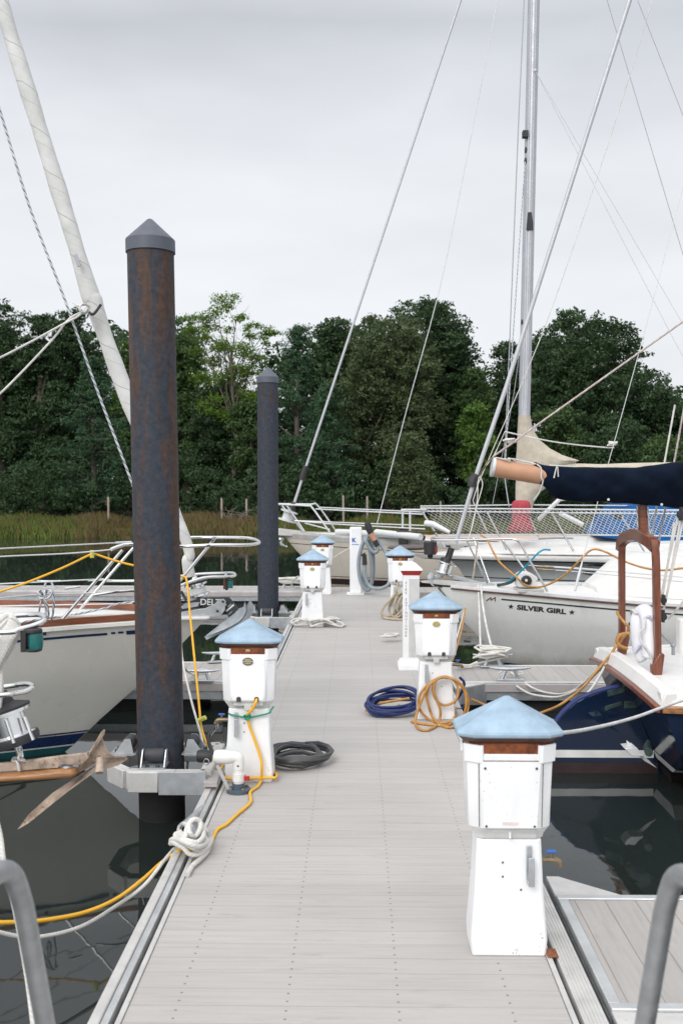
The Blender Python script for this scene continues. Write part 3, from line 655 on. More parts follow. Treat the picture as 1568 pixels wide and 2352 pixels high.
# ================================================================ hulls
class Hull:
    def __init__(s, O, ang, dirx, Ln, B, sheer, stem, kz, entry=.8, tr=.72, um=.5):
        s.O = Vector((O[0], O[1], 0)); s.a = Vector((math.cos(ang)*dirx, math.sin(ang), 0)); s.n = Vector((-s.a.y, s.a.x, 0))
        s.L = Ln; s.B = B; s.sh = sheer; s.st = stem; s.kz = kz; s.e = entry; s.tr = tr; s.um = um
    def sheer(s, d): return float(np.interp(d, [p[0] for p in s.sh], [p[1] for p in s.sh]))
    def s0(s, z): return float(np.interp(z, [p[0] for p in s.st], [p[1] for p in s.st]))
    def k(s, z): return float(np.interp(z, [p[0] for p in s.kz], [p[1] for p in s.kz]))
    def g(s, u):
        u = min(max(u, 0), 1)
        if u < s.um: return math.sin(u/s.um*math.pi/2)**s.e
        return 1-(1-s.tr)*((u-s.um)/(1-s.um))**2
    def half(s, d, z):
        u = (d-s.s0(z))/(s.L-s.s0(z)); return s.B*s.k(z)*s.g(u)
    def at(s, d, z, side, off=0):
        return s.O+s.a*d+s.n*(side*(s.half(d, z)+off))+Vector((0,0,z))
    def us(s, n=44): return [(i/n)**1.7 for i in range(n+1)]
    def row(s, v, zb, side, off=0):
        o = []
        for u in s.us():
            z = zb
            d = 0
            for _ in range(4):
                z = zb+(s.sheer(d)-zb)*v; d = s.s0(z)+u*(s.L-s.s0(z))
            b = s.B*s.k(z)*s.g(u)+(off if u > 0 else 0)
            o.append(s.O+s.a*d+s.n*(side*b)+Vector((0,0,z)))
        return o
    def shell(s, zb=-.9, nv=16):
        mb = MB(); rows = [s.row(i/nv, zb, 1) for i in range(nv, -1, -1)]+[s.row(i/nv, zb, -1) for i in range(0, nv+1)]
        mb.grid([list(reversed(r)) for r in rows]); mb.add([r[-1] for r in rows], [tuple(range(len(rows)))]); return mb
    def deck(s, crown=.05, drop=.012, n=6, s_a=0.02):
        mb = MB(); rows = []
        for u in s.us():
            d = s_a+u*(s.L-s_a-.02); z = s.sheer(d); h = max(s.half(d, z)-.004, .002)
            rows.append([s.O+s.a*d+s.n*(h*t)+Vector((0,0,z-drop+crown*(1-t*t)*min(1, h/.6))) for t in [-1+2*i/n for i in range(n+1)]])
        mb.grid(rows); return mb
    def band(s, z1f, z2f, off=.004, sa=None, sb=None, n=60, side=(1,-1), rel=False):
        """raised stripe following the skin between two heights; rel: heights measured down from the sheer"""
        mb = MB()
        for sd_ in side:
            rows = []
            for i in range(n+1):
                t = (i/n)**1.5; zs = []
                lo = sa if sa is not None else None
                col_ = []
                for zf in (z1f, z2f):
                    z = zf; d = 0
                    for _ in range(4):
                        z = (s.sheer(d)+zf) if rel else zf
                        a0 = max(s.s0(z)+.004, sa or 0); d = a0+t*((sb or s.L-.01)-a0)
                    col_.append((d, z))
                m_ = []
                for f in (0, .33, .67, 1): 
                    d = col_[0][0]*(1-f)+col_[1][0]*f; z = col_[0][1]*(1-f)+col_[1][1]*f; m_.append(s.at(d, z, sd_, off))
                rows.append(m_ if sd_ > 0 else m_[::-1])
            mb.grid(rows)
        return mb
    def railbar(s, wd, ht, dz=0, inset=0, sa=0.0, sb=None, side=(1,-1)):
        mb = MB()
        for sd_ in side:
            rings = []
            for u in s.us():
                d = sa+u*((sb or s.L-.02)-sa); z = s.sheer(d); h = s.half(d, z)-inset
                o = s.O+s.a*d+Vector((0,0,z+dz)); n_ = s.n*sd_; h = max(h, .0)
                rings.append([o+n_*h, o+n_*(h+wd), o+n_*(h+wd)+Vector((0,0,ht)), o+n_*h+Vector((0,0,ht))])
            mb.loft(rings)
        return mb
def hull_text(H, txt, size, d0, zrel, side, parent, m, name, sx=1.0, bold=0, star=None, off=.006, flip=False):
    V, F = text_geo(txt, size, bold, sx) if txt else ([], [])
    wdt = max(v[0] for v in V) if V else 0
    P = []
    for x, y in V:
        d = d0+(x if not flip else -x); z = H.sheer(d)+zrel+y; P.append(H.at(d, z, side, off))
    part(name, MB().add(P, F), m, parent); return wdt
def star(H, d0, zrel, r, side, parent, m):
    P = [H.at(d0, H.sheer(d0)+zrel, side, .006)]
    for i in range(10):
        a = math.pi/2+i*math.pi/5; rr = r if i % 2 == 0 else r*.4; d = d0+rr*math.cos(a); P.append(H.at(d, H.sheer(d0)+zrel+rr*math.sin(a), side, .006))
    part('star', MB().add(P, [(0, 1+i, 1+(i+1) % 10) for i in range(10)]), m, parent)
def wires(parent, name, lst, m, r=.005, seg=6, sm=4):
    for pts in lst: part(name, MB().tube(cr(pts, sm) if len(pts) > 2 else pts, r, seg), m, parent)
# ---------------------------------------------------------------- A: left cream sloop
O = W(481, 1417, 8.5)
HA = Hull((O.x, 8.5), 0, -1, 9.5, 1.55, [(0,.885),(1.0,.875),(2.2,.84),(5,.78),(9.5,.85)], [(-.9,2.1),(-.6,1.65),(-.30,1.24),(.0,.93),(.45,.42),(.75,.13),(.86,.02),(.9,0)],
          [(-.9,.05),(-.6,.38),(-.3,.74),(0,.88),(.4,.96),(.85,1.0)], entry=.92)
ba = thing('sailing_boat', 'cream sloop with teak rail and blue waterline stripes moored on the left', 'sailboat', (O.x-3, 8.5, WZ))
part('hull', HA.shell(), M['hull_cream'], ba)
part('deck', HA.deck(), M['gel'], ba)
part('rub_strip', HA.railbar(.016, .035, -.035), M['hull_cream'], ba, bevel=.004)
part('toe_rail', HA.railbar(.026, .055, .002, inset=.045, sa=.55), M['teak'], ba, bevel=.004)
part('cove_stripe', HA.band(-.105, -.085, sa=.78, rel=True), M['stripe_navy'], ba)
part('cove_arrow', HA.band(-.10, -.082, sa=.66, sb=.70, rel=True, n=4), M['stripe_navy'], ba)
part('cove_arrow', HA.band(-.10, -.082, sa=.72, sb=.75, rel=True, n=4), M['stripe_navy'], ba)
part('cove_tip', HA.band(-.115, -.080, sa=.50, sb=.64, rel=True, n=6), M['stripe_navy'], ba)
part('boot_stripe', HA.band(-.118, -.104), M['stripe_navy'], ba)
part('boot_stripe', HA.band(-.225, -.128), M['stripe_navy'], ba)
part('antifouling', HA.band(-.42, -.240, off=.003), M['stripe_teal'], ba)
part('boot_line', HA.band(-.239, -.226, off=.005), M['stripe_white'], ba)
for d in (1.22,): part('vent_fitting', MB().ball(HA.at(d, HA.sheer(d)-.05, -1, .004), .014), M['black'], ba)
for d in (1.22,): part('vent_fitting', MB().ball(HA.at(d, HA.sheer(d)-.05, 1, .004), .014), M['black'], ba)
# cabin trunk (outside the picture to the left, but the boat has one)
mb = MB(); rings = []
for d, hw, h in ((2.9,.35,.02),(3.3,.55,.30),(4.5,.78,.36),(6.2,.8,.36),(6.3,.78,.05)):
    z = HA.sheer(d)+.02; o = HA.O+HA.a*d; rings.append([o+HA.n*hw+Vector((0,0,z)), o+HA.n*hw*.9+Vector((0,0,z+h)), o+HA.n*hw*.5+Vector((0,0,z+h+.04)), o-HA.n*hw*.5+Vector((0,0,z+h+.04)), o-HA.n*hw*.9+Vector((0,0,z+h)), o-HA.n*hw+Vector((0,0,z))])
part('cabin', mb.loft(rings), M['gel'], ba, bevel=.01)
mp_ = HA.O+HA.a*3.9; part('mast', MB().tube([mp_+Vector((0,0,.8)), mp_+Vector((0,0,12.5))], .075, 16), M['spar'], ba)
mt = mp_+Vector((0,0,12.3))
# furled genoa on the forestay
f0 = w('C5', 440, 1190, 8.5); f1 = W(425, 1235, 8.5); f2 = W(300, 930, 8.5); f3 = W(232, 745, 8.5); f4 = W(205, 668, 8.5); f5 = W(144, 465, 8.5); f6 = W(38, 122, 8.5); f7 = W(0, -5, 8.5)
ext = [f7+(f7-f6)*k_ for k_ in (1.2, 2.4, 4.0)]; stay_top = f7+(f7-f6)*4.6
path = cr([W(436, 1325, 8.5), W(430, 1290, 8.5), f1, f2, f3, W(215, 690, 8.5), f4, f5, f6, f7]+ext, 10); nP = len(path)
def srad(i):
    t = i/(nP-1); z = path[i].z
    base = .048 if z < 1.75 else .048+.020*min(1, (z-1.75)/.9)
    k_ = max(0, (z-5.5)/8); base *= 1-.55*k_
    bump_ = .010*math.exp(-((z-3.62)/.09)**2)
    return base*(1+.05*math.sin(z*7.3)+.03*math.sin(z*17))+bump_
part('furled_sail', MB().tube(path, [srad(i) for i in range(nP)], 28), M['sail'], ba)
part('sail_tie', MB().tube(cr([W(200,712,8.4),W(214,722,8.35),W(232,700,8.4)],6), .012, 8), M['black'], ba)
part('sail_patch', MB().obox(W(178, 598, 8.37), Vector((.3,0,-.95)).normalized(), Vector((.95,0,.3)).normalized(), Vector((0,1,0)), .055,.016,.006), M['wire_dark'], ba, bevel=.004)
part('stay', MB().tube([w('C5',455,1240,8.5), W(436,1325,8.5)], .02, 8), M['black'], ba); part('stay', MB().tube([path[-1], stay_top], .01, 6), M['wire'], ba)
# furling drum
dc = w('C5', 430, 1270, 8.5); ax_ = (W(425,1235,8.5)-w('C5',470,1400,8.5)).normalized(); ax_.y = 0; ax_.normalize()
dr = part('furling_drum', MB().lathe(dc-ax_*.055, [(.03,-.04),(.05,-.02),(.098,0),(.098,.018),(.07,.024),(.07,.09),(.098,.096),(.098,.112),(.04,.13),(.02,.19)], 24, ax_), M['chrome'], ba, sharp=30)
part('drum_plate', MB().lathe(dc+ax_*.062, [(.112,0),(.112,.012),(.03,.02)], 24, ax_), M['black'], dr)
part('drum_ring', MB().lathe(dc-ax_*.03, [(.074,0),(.074,.05)], 24, ax_), M['white_metal'], dr)
part('tack_shackle', MB().tube([dc-ax_*.09, dc-ax_*.19], [.03,.018], 8), M['bronze'], ba)
# bow roller and plough anchor with white lettering
DR = 8.42
def pl(fr, pts, D, th, name, m, parent, bevel=.004):
    return part(name, MB().prism([w(fr, x, y, D) for x, y in pts], (0, th, 0)), m, parent, bevel=bevel)
pl('C5', [(-120,1650),(170,1625),(560,1560),(700,1500),(770,1420),(850,1412),(885,1450),(870,1590),(800,1680),(700,1700),(-120,1712)], DR-.06, .008, 'roller_cheek', M['galv'], ba, .002)
pl('C5', [(-120,1650),(170,1625),(560,1560),(700,1500),(770,1420),(850,1412),(885,1450),(870,1590),(800,1680),(700,1700),(-120,1712)], DR+.07, .008, 'roller_cheek', M['galv'], ba, .002)
part('roller', MB().tube([w('C5',755,1605,DR-.05), w('C5',755,1605,DR+.07)], .04, 14), M['black'], ba)
for x, y in ((840,1455),(755,1605)): part('bolt', MB().lathe(w('C5',x,y,DR-.062), [(.011,0),(.011,.008)], 8, (0,-1,0)), M['bronze'], ba)
pl('C5', [(-100,1700),(600,1700),(625,1715),(590,1742),(170,1750),(-100,1756)], DR-.13, .3, 'bow_lip', M['gel'], ba, .006)
an = pl('C5', [(-60,1560),(170,1495),(500,1390),(935,1385),(1010,1470),(1095,1590),(930,1700),(860,1590),(880,1500),(520,1520),(170,1620),(-60,1640)], DR-.012, .024, 'anchor_shank', M['anchor_black'], ba, .003)
pl('C5', [(250,1480),(480,1460),(440,1530),(200,1570),(170,1540)], DR-.0155, .003, 'scraped_patch', M['galv'], an, 0)
flat_text('DELTA', .075, M['white_ink'], ba, 'anchor_lettering', w('C5', 695, 1462, DR-.0165), (1,0,-.02), (0.02,0,1), bold=.0012, sx=1.0)
pl('C5', [(885,1595),(1005,1490),(1020,1515),(900,1615)], DR-.0155, .003, 'anchor_label', M['white_ink'], an, 0)
for k_, (x0_, y0_) in enumerate(((910,1535),(925,1655))): pl('C5', [(x0_,y0_),(x0_+55,y0_-48),(x0_+62,y0_-38),(x0_+7,y0_+10)], DR-.0155, .003, 'anchor_label', M['galv'], an, 0)
# plough blades: two curved plates meeting at the keel line
tip = w('C5', 545, 2010, DR-.0)
def blade(sg):
    a = [w('C5',930,1700,DR), w('C5',1110,1580,DR), w('C5',1185,1455,DR+sg*.13), w('C5',1200,1620,DR+sg*.14), w('C5',1130,1760,DR+sg*.10), w('C5',900,1880,DR+sg*.05)]
    mb = MB(); top = [w('C5',1095,1560,DR), w('C5',1000,1640,DR), w('C5',920,1710,DR), w('C5',760,1840,DR), tip]
    if sg > 0: edge = [w('C5',1270,1418,DR+.16), w('C5',1315,1540,DR+.17), w('C5',1250,1700,DR+.15), w('C5',1010,1850,DR+.07), tip+Vector((.004,0,0))]
    else: edge = [w('C5',1185,1450,DR-.16), w('C5',1205,1600,DR-.17), w('C5',1120,1745,DR-.14), w('C5',900,1880,DR-.06), tip+Vector((.004,0,0))]
    T_ = cr(top, 5); E_ = cr(edge, 5); rows = []
    for p, e_ in zip(T_, E_):
        mid = (p+e_)/2+Vector((.012, 0, -.02)); rows.append([p, mid, e_])
    mb.grid(rows); back = [[v+Vector((.006, sg*-.006, -.006)) for v in r_] for r_ in rows]; mb.grid([list(reversed(r_)) for r_ in back])
    part('anchor_fluke', mb, M['anchor'], ba)
blade(1); blade(-1)
part('chain', MB().tube(cr([w('C5',180,1290,8.4),w('C5',230,1380,8.4),w('C5',260,1440,8.4)],4), .012, 6), M['bronze'], ba)
# pulpit: two horizontal hoops with raked legs
DN, DF = 8.15, 8.85
hoop = [W(300,1254,DN), w('C5',140,580,DN), w('C5',700,560,DN), w('C5',1150,560,8.25), w('C5',1330,545,8.38), w('C5',1415,515,8.5), w('C5',1330,468,8.62), w('C5',1150,445,8.7), w('C5',700,440,DF), w('C5',190,450,DF), W(380,1248,8.9), W(300,1243,8.95)]
hoop = [W(255,1262,7.95), W(276,1254,8.0), W(303,1250,8.05)]+[p for p in hoop[1:-1]]+[W(330,1247,8.95)]
part('pulpit_hoop', MB().tube(cr(hoop, 8), .0145, 12), M['chrome'], ba)
hoop2 = [W(212,1340,7.95), W(305,1332,8.0), w('C5',170,1130,8.1), w('C5',500,1085,8.2), w('C5',860,1062,8.3), w('C5',1000,1050,8.42), w('C5',1035,1025,8.5), w('C5',980,1000,8.58), w('C5',800,1005,8.7), w('C5',400,1025,8.8), w('C5',160,1035,8.85), W(240,1335,8.95)]
hoop2 = [W(215,1367,7.95), W(262,1360,8.0), W(305,1357,8.05), W(380,1355,8.1)]+[w('C5',500,1085,8.2), w('C5',860,1062,8.3), w('C5',1000,1050,8.42), w('C5',1035,1025,8.5), w('C5',980,1000,8.58), w('C5',800,1005,8.7), w('C5',400,1025,8.8), W(330,1333,8.85), W(240,1334,8.95)]
part('pulpit_hoop', MB().tube(cr(hoop2, 8), .0125, 12), M['chrome'], ba)
for a_, b_ in ((w('A1',425,965,7.98), w('A1',850,475,8.02)), (w('A1',530,915,8.85), w('A1',925,460,8.95)), (w('C5',165,1120,8.2), w('C5',640,545,8.2)), (w('C5',640,545,8.2), w('C5',720,455,8.75)), (w('C5',165,1120,8.2), W(352,1440,8.3))):
    part('pulpit_leg', MB().tube([a_, b_], .0135, 10), M['chrome'], ba)
pl('C5', [(850,1080),(895,1075),(880,1258),(842,1262)], 8.36, .03, 'light_board', M['teak'], ba)
part('navigation_light', MB().tube([w('C5',945,1240,8.36), w('C5',945,1120,8.36)], .028, 14), M['teal_lens'], ba)
part('light_housing', MB().tube([w('C5',945,1122,8.36), w('C5',945,1108,8.36)], .031, 14).box(*(lambda p: (p.x-.03,p.x-.012,8.33,8.39,p.z-.05,p.z+.05))(w('C5',940,1175,8.36))), M['black'], ba)
part('light_bracket', MB().tube([w('C5',870,1085,8.36), w('C5',895,1000,8.5)], .012, 8), M['galv'], ba)
# lifelines along the deck edge
LL = [([W(-120,1268,7.2), W(0,1260,7.6), W(302,1245,8.9)]), ([W(-120,1288,7.2), W(0,1278.5,7.4), W(160,1271,7.8), W(259,1262,7.95)]), ([W(-120,1347,8.2), W(0,1341,8.4), W(212,1331,8.9)]), ([W(-120,1380,7.3), W(0,1373,7.4), W(90,1366,7.7), W(215,1367-5,7.95)]), ([W(-120,1396,8.7), W(0,1392,8.7), W(305,1386,8.9)])]
wires(ba, 'lifeline', LL, M['white_metal'], .0055)
for a_, b_ in ((w('A1',800,425,8.85), w('A1',910,420,8.9)), (w('A1',610,685,8.8), w('A1',720,678,8.85)), (w('C1',800,100,7.85), w('C1',990,75,7.9))): part('turnbuckle', MB().tube([a_, b_], .010, 8), M['chrome'], ba)
# blue-fleck line made up on the lifeline
hk = [w('C1',480,395,7.7), w('C1',500,300,7.68), w('C1',530,200,7.66), w('C1',500,130,7.62), w('C1',470,150,7.6), w('C1',500,215,7.58), w('C1',570,225,7.56), w('C1',630,180,7.6), w('C1',620,120,7.64), w('C1',570,120,7.66), w('C1',545,200,7.62), w('C1',590,330,7.62), w('C1',600,430,7.66), w('C1',570,440,7.7), w('C1',565,330,7.7), w('C1',560,180,7.72), w('C1',600,110,7.7), w('C1',650,130,7.68), w('C1',665,260,7.68), w('C1',655,400,7.7), w('C1',640,480,7.72)]
line('coiled_line', hk, .0085, M['rope_blue'], 'blue-flecked white line hitched over the lifeline of the cream boat', sm=6)
line('deck_line', [w('C1',230,530,7.75), w('C1',360,500,7.8), w('C1',560,470,7.9), w('C1',800,440,8.1), w('C1',1000,405,8.3), w('C1',1300,340,8.4), w('C1',1568,270,8.45), W(470,1372,8.5)], .0085, M['rope_blue'], 'blue-flecked line running up from the cream deck to the bow', sm=5)
line('deck_line', [w('C1',560,465,7.95), w('C1',850,445,8.1), w('C1',1200,440,8.25), w('C1',1568,410,8.4), W(470,1400,8.45)], .012, M['rope'], 'plain white line lying along the cream boat foredeck', sm=5)
# halyard and tied ropes by the sail
line('halyard', [W(-60,60,8.25), W(0,252,8.25), W(70,480,8.25), W(150,690,8.25), W(225,900,8.28), W(300,1100,8.3), W(350,1250,8.35), W(392,1385,8.4)], .0105, M['rope_blue'], 'blue-flecked halyard slanting down the left beside the furled sail', sm=4)
line('sail_rope', [W(-90,862,7.7), W(0,822,7.8), W(90,775,8.0), W(150,742,8.15), W(180,726,8.22), W(203,704,8.3)], .0085, M['rope'], 'upper white rope pulling left from the knot on the furled sail', sm=4)
line('sail_rope', [W(-90,985,7.7), W(0,905,7.8), W(60,845,7.9), W(125,775,8.1), W(160,732,8.2), W(200,712,8.3)], .0085, M['rope'], 'lower white rope pulling left from the knot on the furled sail', sm=4)
line('rope_knot', [W(168,694,8.3), W(180,702,8.25), W(200,700,8.3), W(196,716,8.25), W(183,712,8.22), W(190,698,8.25), W(206,704,8.3), W(200,718,8.3), W(186,720,8.3)], .008, M['rope'], 'small white knot tied against the furled sail', sm=5)
# ---------------------------------------------------------------- B: nearest left boat, only its bowsprit gear is in the picture
bb_ = thing('bowsprit_boat', 'nearest left boat showing its wooden bowsprit, chrome pulpit and furling drum', 'sailboat', (-4.5, 5.0, WZ))
HB = Hull((-2.75, 5.0), 0, -1, 8.0, 1.3, [(0,.50),(1.5,.46),(4,.40),(8,.48)], [(-.9,1.4),(-.3,.7),(.1,.35),(.5,0)], [(-.9,.05),(-.6,.3),(-.3,.7),(0,.88),(.5,1)], entry=.85)
part('hull', HB.shell(), M['hull_navy'], bb_); part('deck', HB.deck(), M['gel'], bb_); part('toe_rail', HB.railbar(.03, .05, .002, inset=.04), M['teak'], bb_)
yb = 5.0
a = w('A4', 440, 868, yb); 
sp_ = MB(); rings = []
for px_, top_, bot_, hw in ((-2600,845,950,.075),(-400,880,955,.06),(0,855,920,.058),(300,825,905,.055),(480,812,890,.050),(510,818,880,.042),(519,835,865,.02)):
    t_ = w('A4', px_, top_, yb-.05); b_ = w('A4', px_, bot_, yb-.05); h = (t_.z-b_.z)/2; c = Vector((t_.x, yb, (t_.z+b_.z)/2)); 
    rings.append([c+Vector((0, hw*math.cos(k_*math.pi/6), h*math.sin(k_*math.pi/6))) for k_ in range(12)])
part('bowsprit', sp_.loft(rings), M['sprit'], bb_, sharp=60)
part('sprit_cap', MB().lathe(w('A4',470,805,yb)+Vector((0,.02,0)), [(.052,-.02),(.05,.0),(.03,.02)], 16), M['galv'], bb_)
# rusty plough anchor
def pr4(name, pts, th, m, par=bb_, y=yb, bevel=.003): return part(name, MB().prism([w('A4', px_, py_, y) for px_, py_ in pts], (0, th, 0)), m, par, bevel=bevel)
shank = pr4('anchor_shank', [(-900,800),(0,780),(180,760),(400,730),(600,708),(615,740),(570,790),(420,785),(400,810),(0,835),(-900,860)], .03, M['rust_steel'], y=yb-.03)
fl = MB()
def thin(fr, pts, offs, th=.012):
    P = [w(fr, x, y, yb+o) for (x, y), o in zip(pts, offs)]; n = len(P); c = sum(P, Vector())/n
    V = [c]+P+[c+Vector((0,th,0))]+[p+Vector((0,th,0)) for p in P]; F = [(0,1+i,1+(i+1)%n) for i in range(n)]+[(n+1,n+2+(i+1)%n,n+2+i) for i in range(n)]+[(1+i,n+2+i,n+2+(i+1)%n,1+(i+1)%n) for i in range(n)]
    return MB().add(V, F)
part('anchor_fluke', thin('A4', [(122,1235),(200,1130),(360,985),(520,880),(640,800),(700,760),(690,795),(610,872),(480,965),(330,1085),(200,1190)], [0,0,.02,.05,.08,.1,.06,0,-.02,0,0]), M['rust_steel'], bb_)
part('anchor_fluke', thin('A4', [(520,860),(600,700),(630,690),(705,600),(722,645),(740,695),(800,735),(870,728),(880,752),(820,790),(740,815),(705,818),(690,740),(620,800)], [.03,.02,.02,-.02,.0,.02,.05,.10,.11,.08,.05,.03,.0,.02]), M['rust_steel'], bb_)
part('anchor_rib', thin('A4', [(606,738),(610,712),(700,560),(716,545),(724,552),(720,580),(640,700)], [0,0,-.05,-.06,-.06,-.05,0], .016), M['rust_steel'], bb_)
part('anchor_pin', MB().tube([w('A4',690,740,yb-.02), w('A4',690,842,yb-.06)], [.018,.022], 10), M['rust_steel'], bb_)
part('lashing', MB().tube(cr([w('A4',135,830,yb-.06), w('A4',120,765,yb-.05), w('A4',90,760,yb), w('A4',100,740,yb+.02), w('A4',150,740,yb), w('A4',172,760,yb-.03), w('A4',130,745,yb-.06), w('A4',150,690,yb-.05)],5), .007, 6), M['rope'], bb_)
part('bobstay', MB().tube([w('A4',170,925,yb), w('A4',110,965,yb+.02), w('A4',-400,1240,yb+.1)], [.014,.006,.006], 8), M['black'], bb_)
# chrome pulpit ends
h1 = [W(-160,1424,4.72), w('C1',0,445,4.8), w('C1',300,420,4.84), w('C1',480,420,4.88), w('C1',560,450,4.95), w('C1',540,510,5.02), w('C1',430,560,5.08), w('C1',240,600,5.1), w('C1',0,650,5.1), W(-160,1462,5.12)]
h1 = [W(-160,1416,5.15), w('C1',0,440,5.12), w('C1',300,425,5.1), w('C1',470,420,5.05), w('C1',550,448,4.97), w('C1',530,505,4.9), w('C1',400,560,4.86), w('C1',240,600,4.82), w('C1',60,640,4.8), W(-160,1452,4.75)]
part('pulpit_hoop', MB().tube(cr(h1, 8), .0135, 14), M['chrome'], bb_)
h2_ = [W(-160,1595,5.15), w('C1',80,1305,5.12), w('C1',250,1275,5.08), w('C1',370,1275,5.02), w('C1',400,1310,4.95), w('C1',330,1360,4.9), w('C1',180,1390,4.86), w('C1',30,1410,4.82), W(-160,1612,4.75)]
part('pulpit_hoop', MB().tube(cr(h2_, 8), .0135, 14), M['chrome'], bb_)
for X_ in (-2.15, -2.9):
    for yy in (4.8, 5.15): part('pulpit_leg', MB().tube([(X_, yy, 1.25), (X_-.25, yy, .5)], .0125, 10), M['chrome'], bb_)
# rope-wrapped forestay, drum
part('forestay', MB().tube([W(-95,900,5.0), W(-2,1440,4.98), W(4,1500,4.97), W(6,1610,4.97)], .009, 8), M['wire'], bb_)
part('furling_line', MB().tube(cr([w('C1',20,900,4.93), w('C1',18,1200,4.93), w('C1',8,1450,4.93), w('C1',-10,1640,4.93)],4), .011, 8), M['rope'], bb_)
for k_ in range(6):
    a0 = k_*.5; c = w('C1', 70, 690+k_*8, 4.94); pts = []
    for i in range(25):
        t = i/24*2*math.pi; pts.append(c+Vector((.082*math.cos(t)*(1-.06*k_)-.02+.012*k_-.03, .05*math.sin(t), .105*math.sin(t+.9+.12*k_)-.01*k_)))
    part('rope_turn', MB().tube(pts, .017, 8), M['rope'], bb_)
dc = w('C1', 120, 1720, 5.0); ax_ = Vector((-.30, 0, 1)).normalized()
part('drum', MB().lathe(dc, [(.04,-.125),(.085,-.112),(.112,-.095),(.112,-.078),(.080,-.070),(.080,.03),(.115,.036),(.115,.052),(.05,.066)], 28, ax_), M['chrome'], bb_, sharp=30)
part('drum_guard', MB().lathe(dc, [(.117,-.126),(.123,-.10),(.119,-.082),(.09,-.078)], 28, ax_), M['black'], bb_)
part('drum_cage', MB().tube([dc+ax_*.03+Vector((.10,-.05,0)), dc-ax_*.09+Vector((.11,-.055,0))], .012, 8).tube([dc+ax_*.03+Vector((.03,-.112,0)), dc-ax_*.09+Vector((.035,-.118,0))], .010, 8), M['chrome'], bb_)
part('drum_plate', MB().lathe(dc+ax_*.052, [(.12,0),(.12,.012),(.05,.04),(.03,.10)], 28, ax_), M['black'], bb_)
part('toggle', MB().tube([dc-ax_*.12, dc-ax_*.2, w('C1',235,2060,5.0)], [.022,.014,.018], 10), M['chrome'], bb_)
# green navigation light on the near hoop
nl = w('C1', 415, 735, 4.85)
lt = part('navigation_light', MB().lathe(nl+Vector((.012,0,0)), [(.033,-.040),(.035,-.02),(.035,.02),(.033,.036)], 20), M['teal_lens'], bb_)
part('light_housing', MB().lathe(nl, [(.040,.036),(.044,.040),(.042,.055),(.03,.058)], 20).lathe(nl, [(.03,-.056),(.042,-.052),(.042,-.040)], 20).box(nl.x-.055,nl.x-.028,nl.y-.03,nl.y+.035,nl.z-.055,nl.z+.055), M['black'], lt, bevel=.003)
# ---------------------------------------------------------------- C: white bow with black lettering
O = W(1000, 1352, 12.85)
HC = Hull((O.x, 12.85), 0, 1, 9.8, 1.62, [(0,.70),(1.2,.655),(2.5,.595),(4.5,.54),(9.8,.6)], [(-.9,1.65),(-.3,.88),(.0,.60),(.3,.30),(.55,.10),(.7,0)], [(-.9,.05),(-.6,.36),(-.3,.80),(0,.93),(.35,.98),(.7,1.0)], entry=.86)
bc = thing('sailing_boat', 'pale grey sloop lettered with stars on the bow, moored right', 'sailboat', (O.x+3, 12.85, WZ))
part('hull', HC.shell(), M['hull_grey'], bc)
part('deck', HC.deck(.07), M['gel'], bc)
part('toe_rail', HC.railbar(.022, .038, .0, inset=.016, sa=.18), M['white_metal'], bc, bevel=.003)
part('rub_rail', HC.railbar(.022, .018, -.020, inset=0, sa=.18), M['soffit'], bc, bevel=.003)
part('cove_stripe', HC.band(-.098, -.080, sa=.78, rel=True), M['stripe_black'], bc)
part('boot_stripe', HC.band(-.40, -.285), M['stripe_navy'], bc)
# the near side faces the walkway: n side sign
SN = -1 if HC.n.y > 0 else 1
sv = HC.a.x
wd1 = hull_text(HC, 'SILVER GIRL', .084, .965, -.200, SN, bc, M['black_ink'], 'boat_name', sx=1.24, bold=.0036)
star(HC, .895, -.172, .036, SN, bc, M['black_ink']); star(HC, .965+wd1+.062, -.172, .036, SN, bc, M['black_ink'])
# maker's mark: a slanting zigzag
zz_ = [(.61,-.125),(.66,-.075),(.66,-.115),(.71,-.07),(.71,-.12)]
mb = MB()
for (d1_, z1_), (d2_, z2_) in zip(zz_[:-1], zz_[1:]):
    mb.tube([HC.at(d1_, HC.sheer(d1_)+z1_, SN, .003), HC.at(d2_, HC.sheer(d2_)+z2_, SN, .003)], .0055, 6)
part('bow_emblem', mb, M['soffit'], bc)
# cabin trunk
mb = MB(); rings = []
for d, hw, h in ((1.98,.50,.03),(2.45,.70,.42),(3.2,.84,.50),(6.6,.95,.52),(7.0,.9,.05)):
    z = HC.sheer(d)+.03; o = HC.O+HC.a*d; rings.append([o+HC.n*hw+Vector((0,0,z)), o+HC.n*hw*.92+Vector((0,0,z+h)), o+HC.n*hw*.5+Vector((0,0,z+h+.05)), o-HC.n*hw*.5+Vector((0,0,z+h+.05)), o-HC.n*hw*.92+Vector((0,0,z+h)), o-HC.n*hw+Vector((0,0,z))])
part('cabin', mb.loft(rings), M['gel'], bc, bevel=.015)
mp_ = HC.O+HC.a*3.9; top_c = mp_+Vector((0,0,11.5)); part('mast', MB().tube([mp_+Vector((0,0,.9)), top_c], .07, 14), M['spar'], bc)
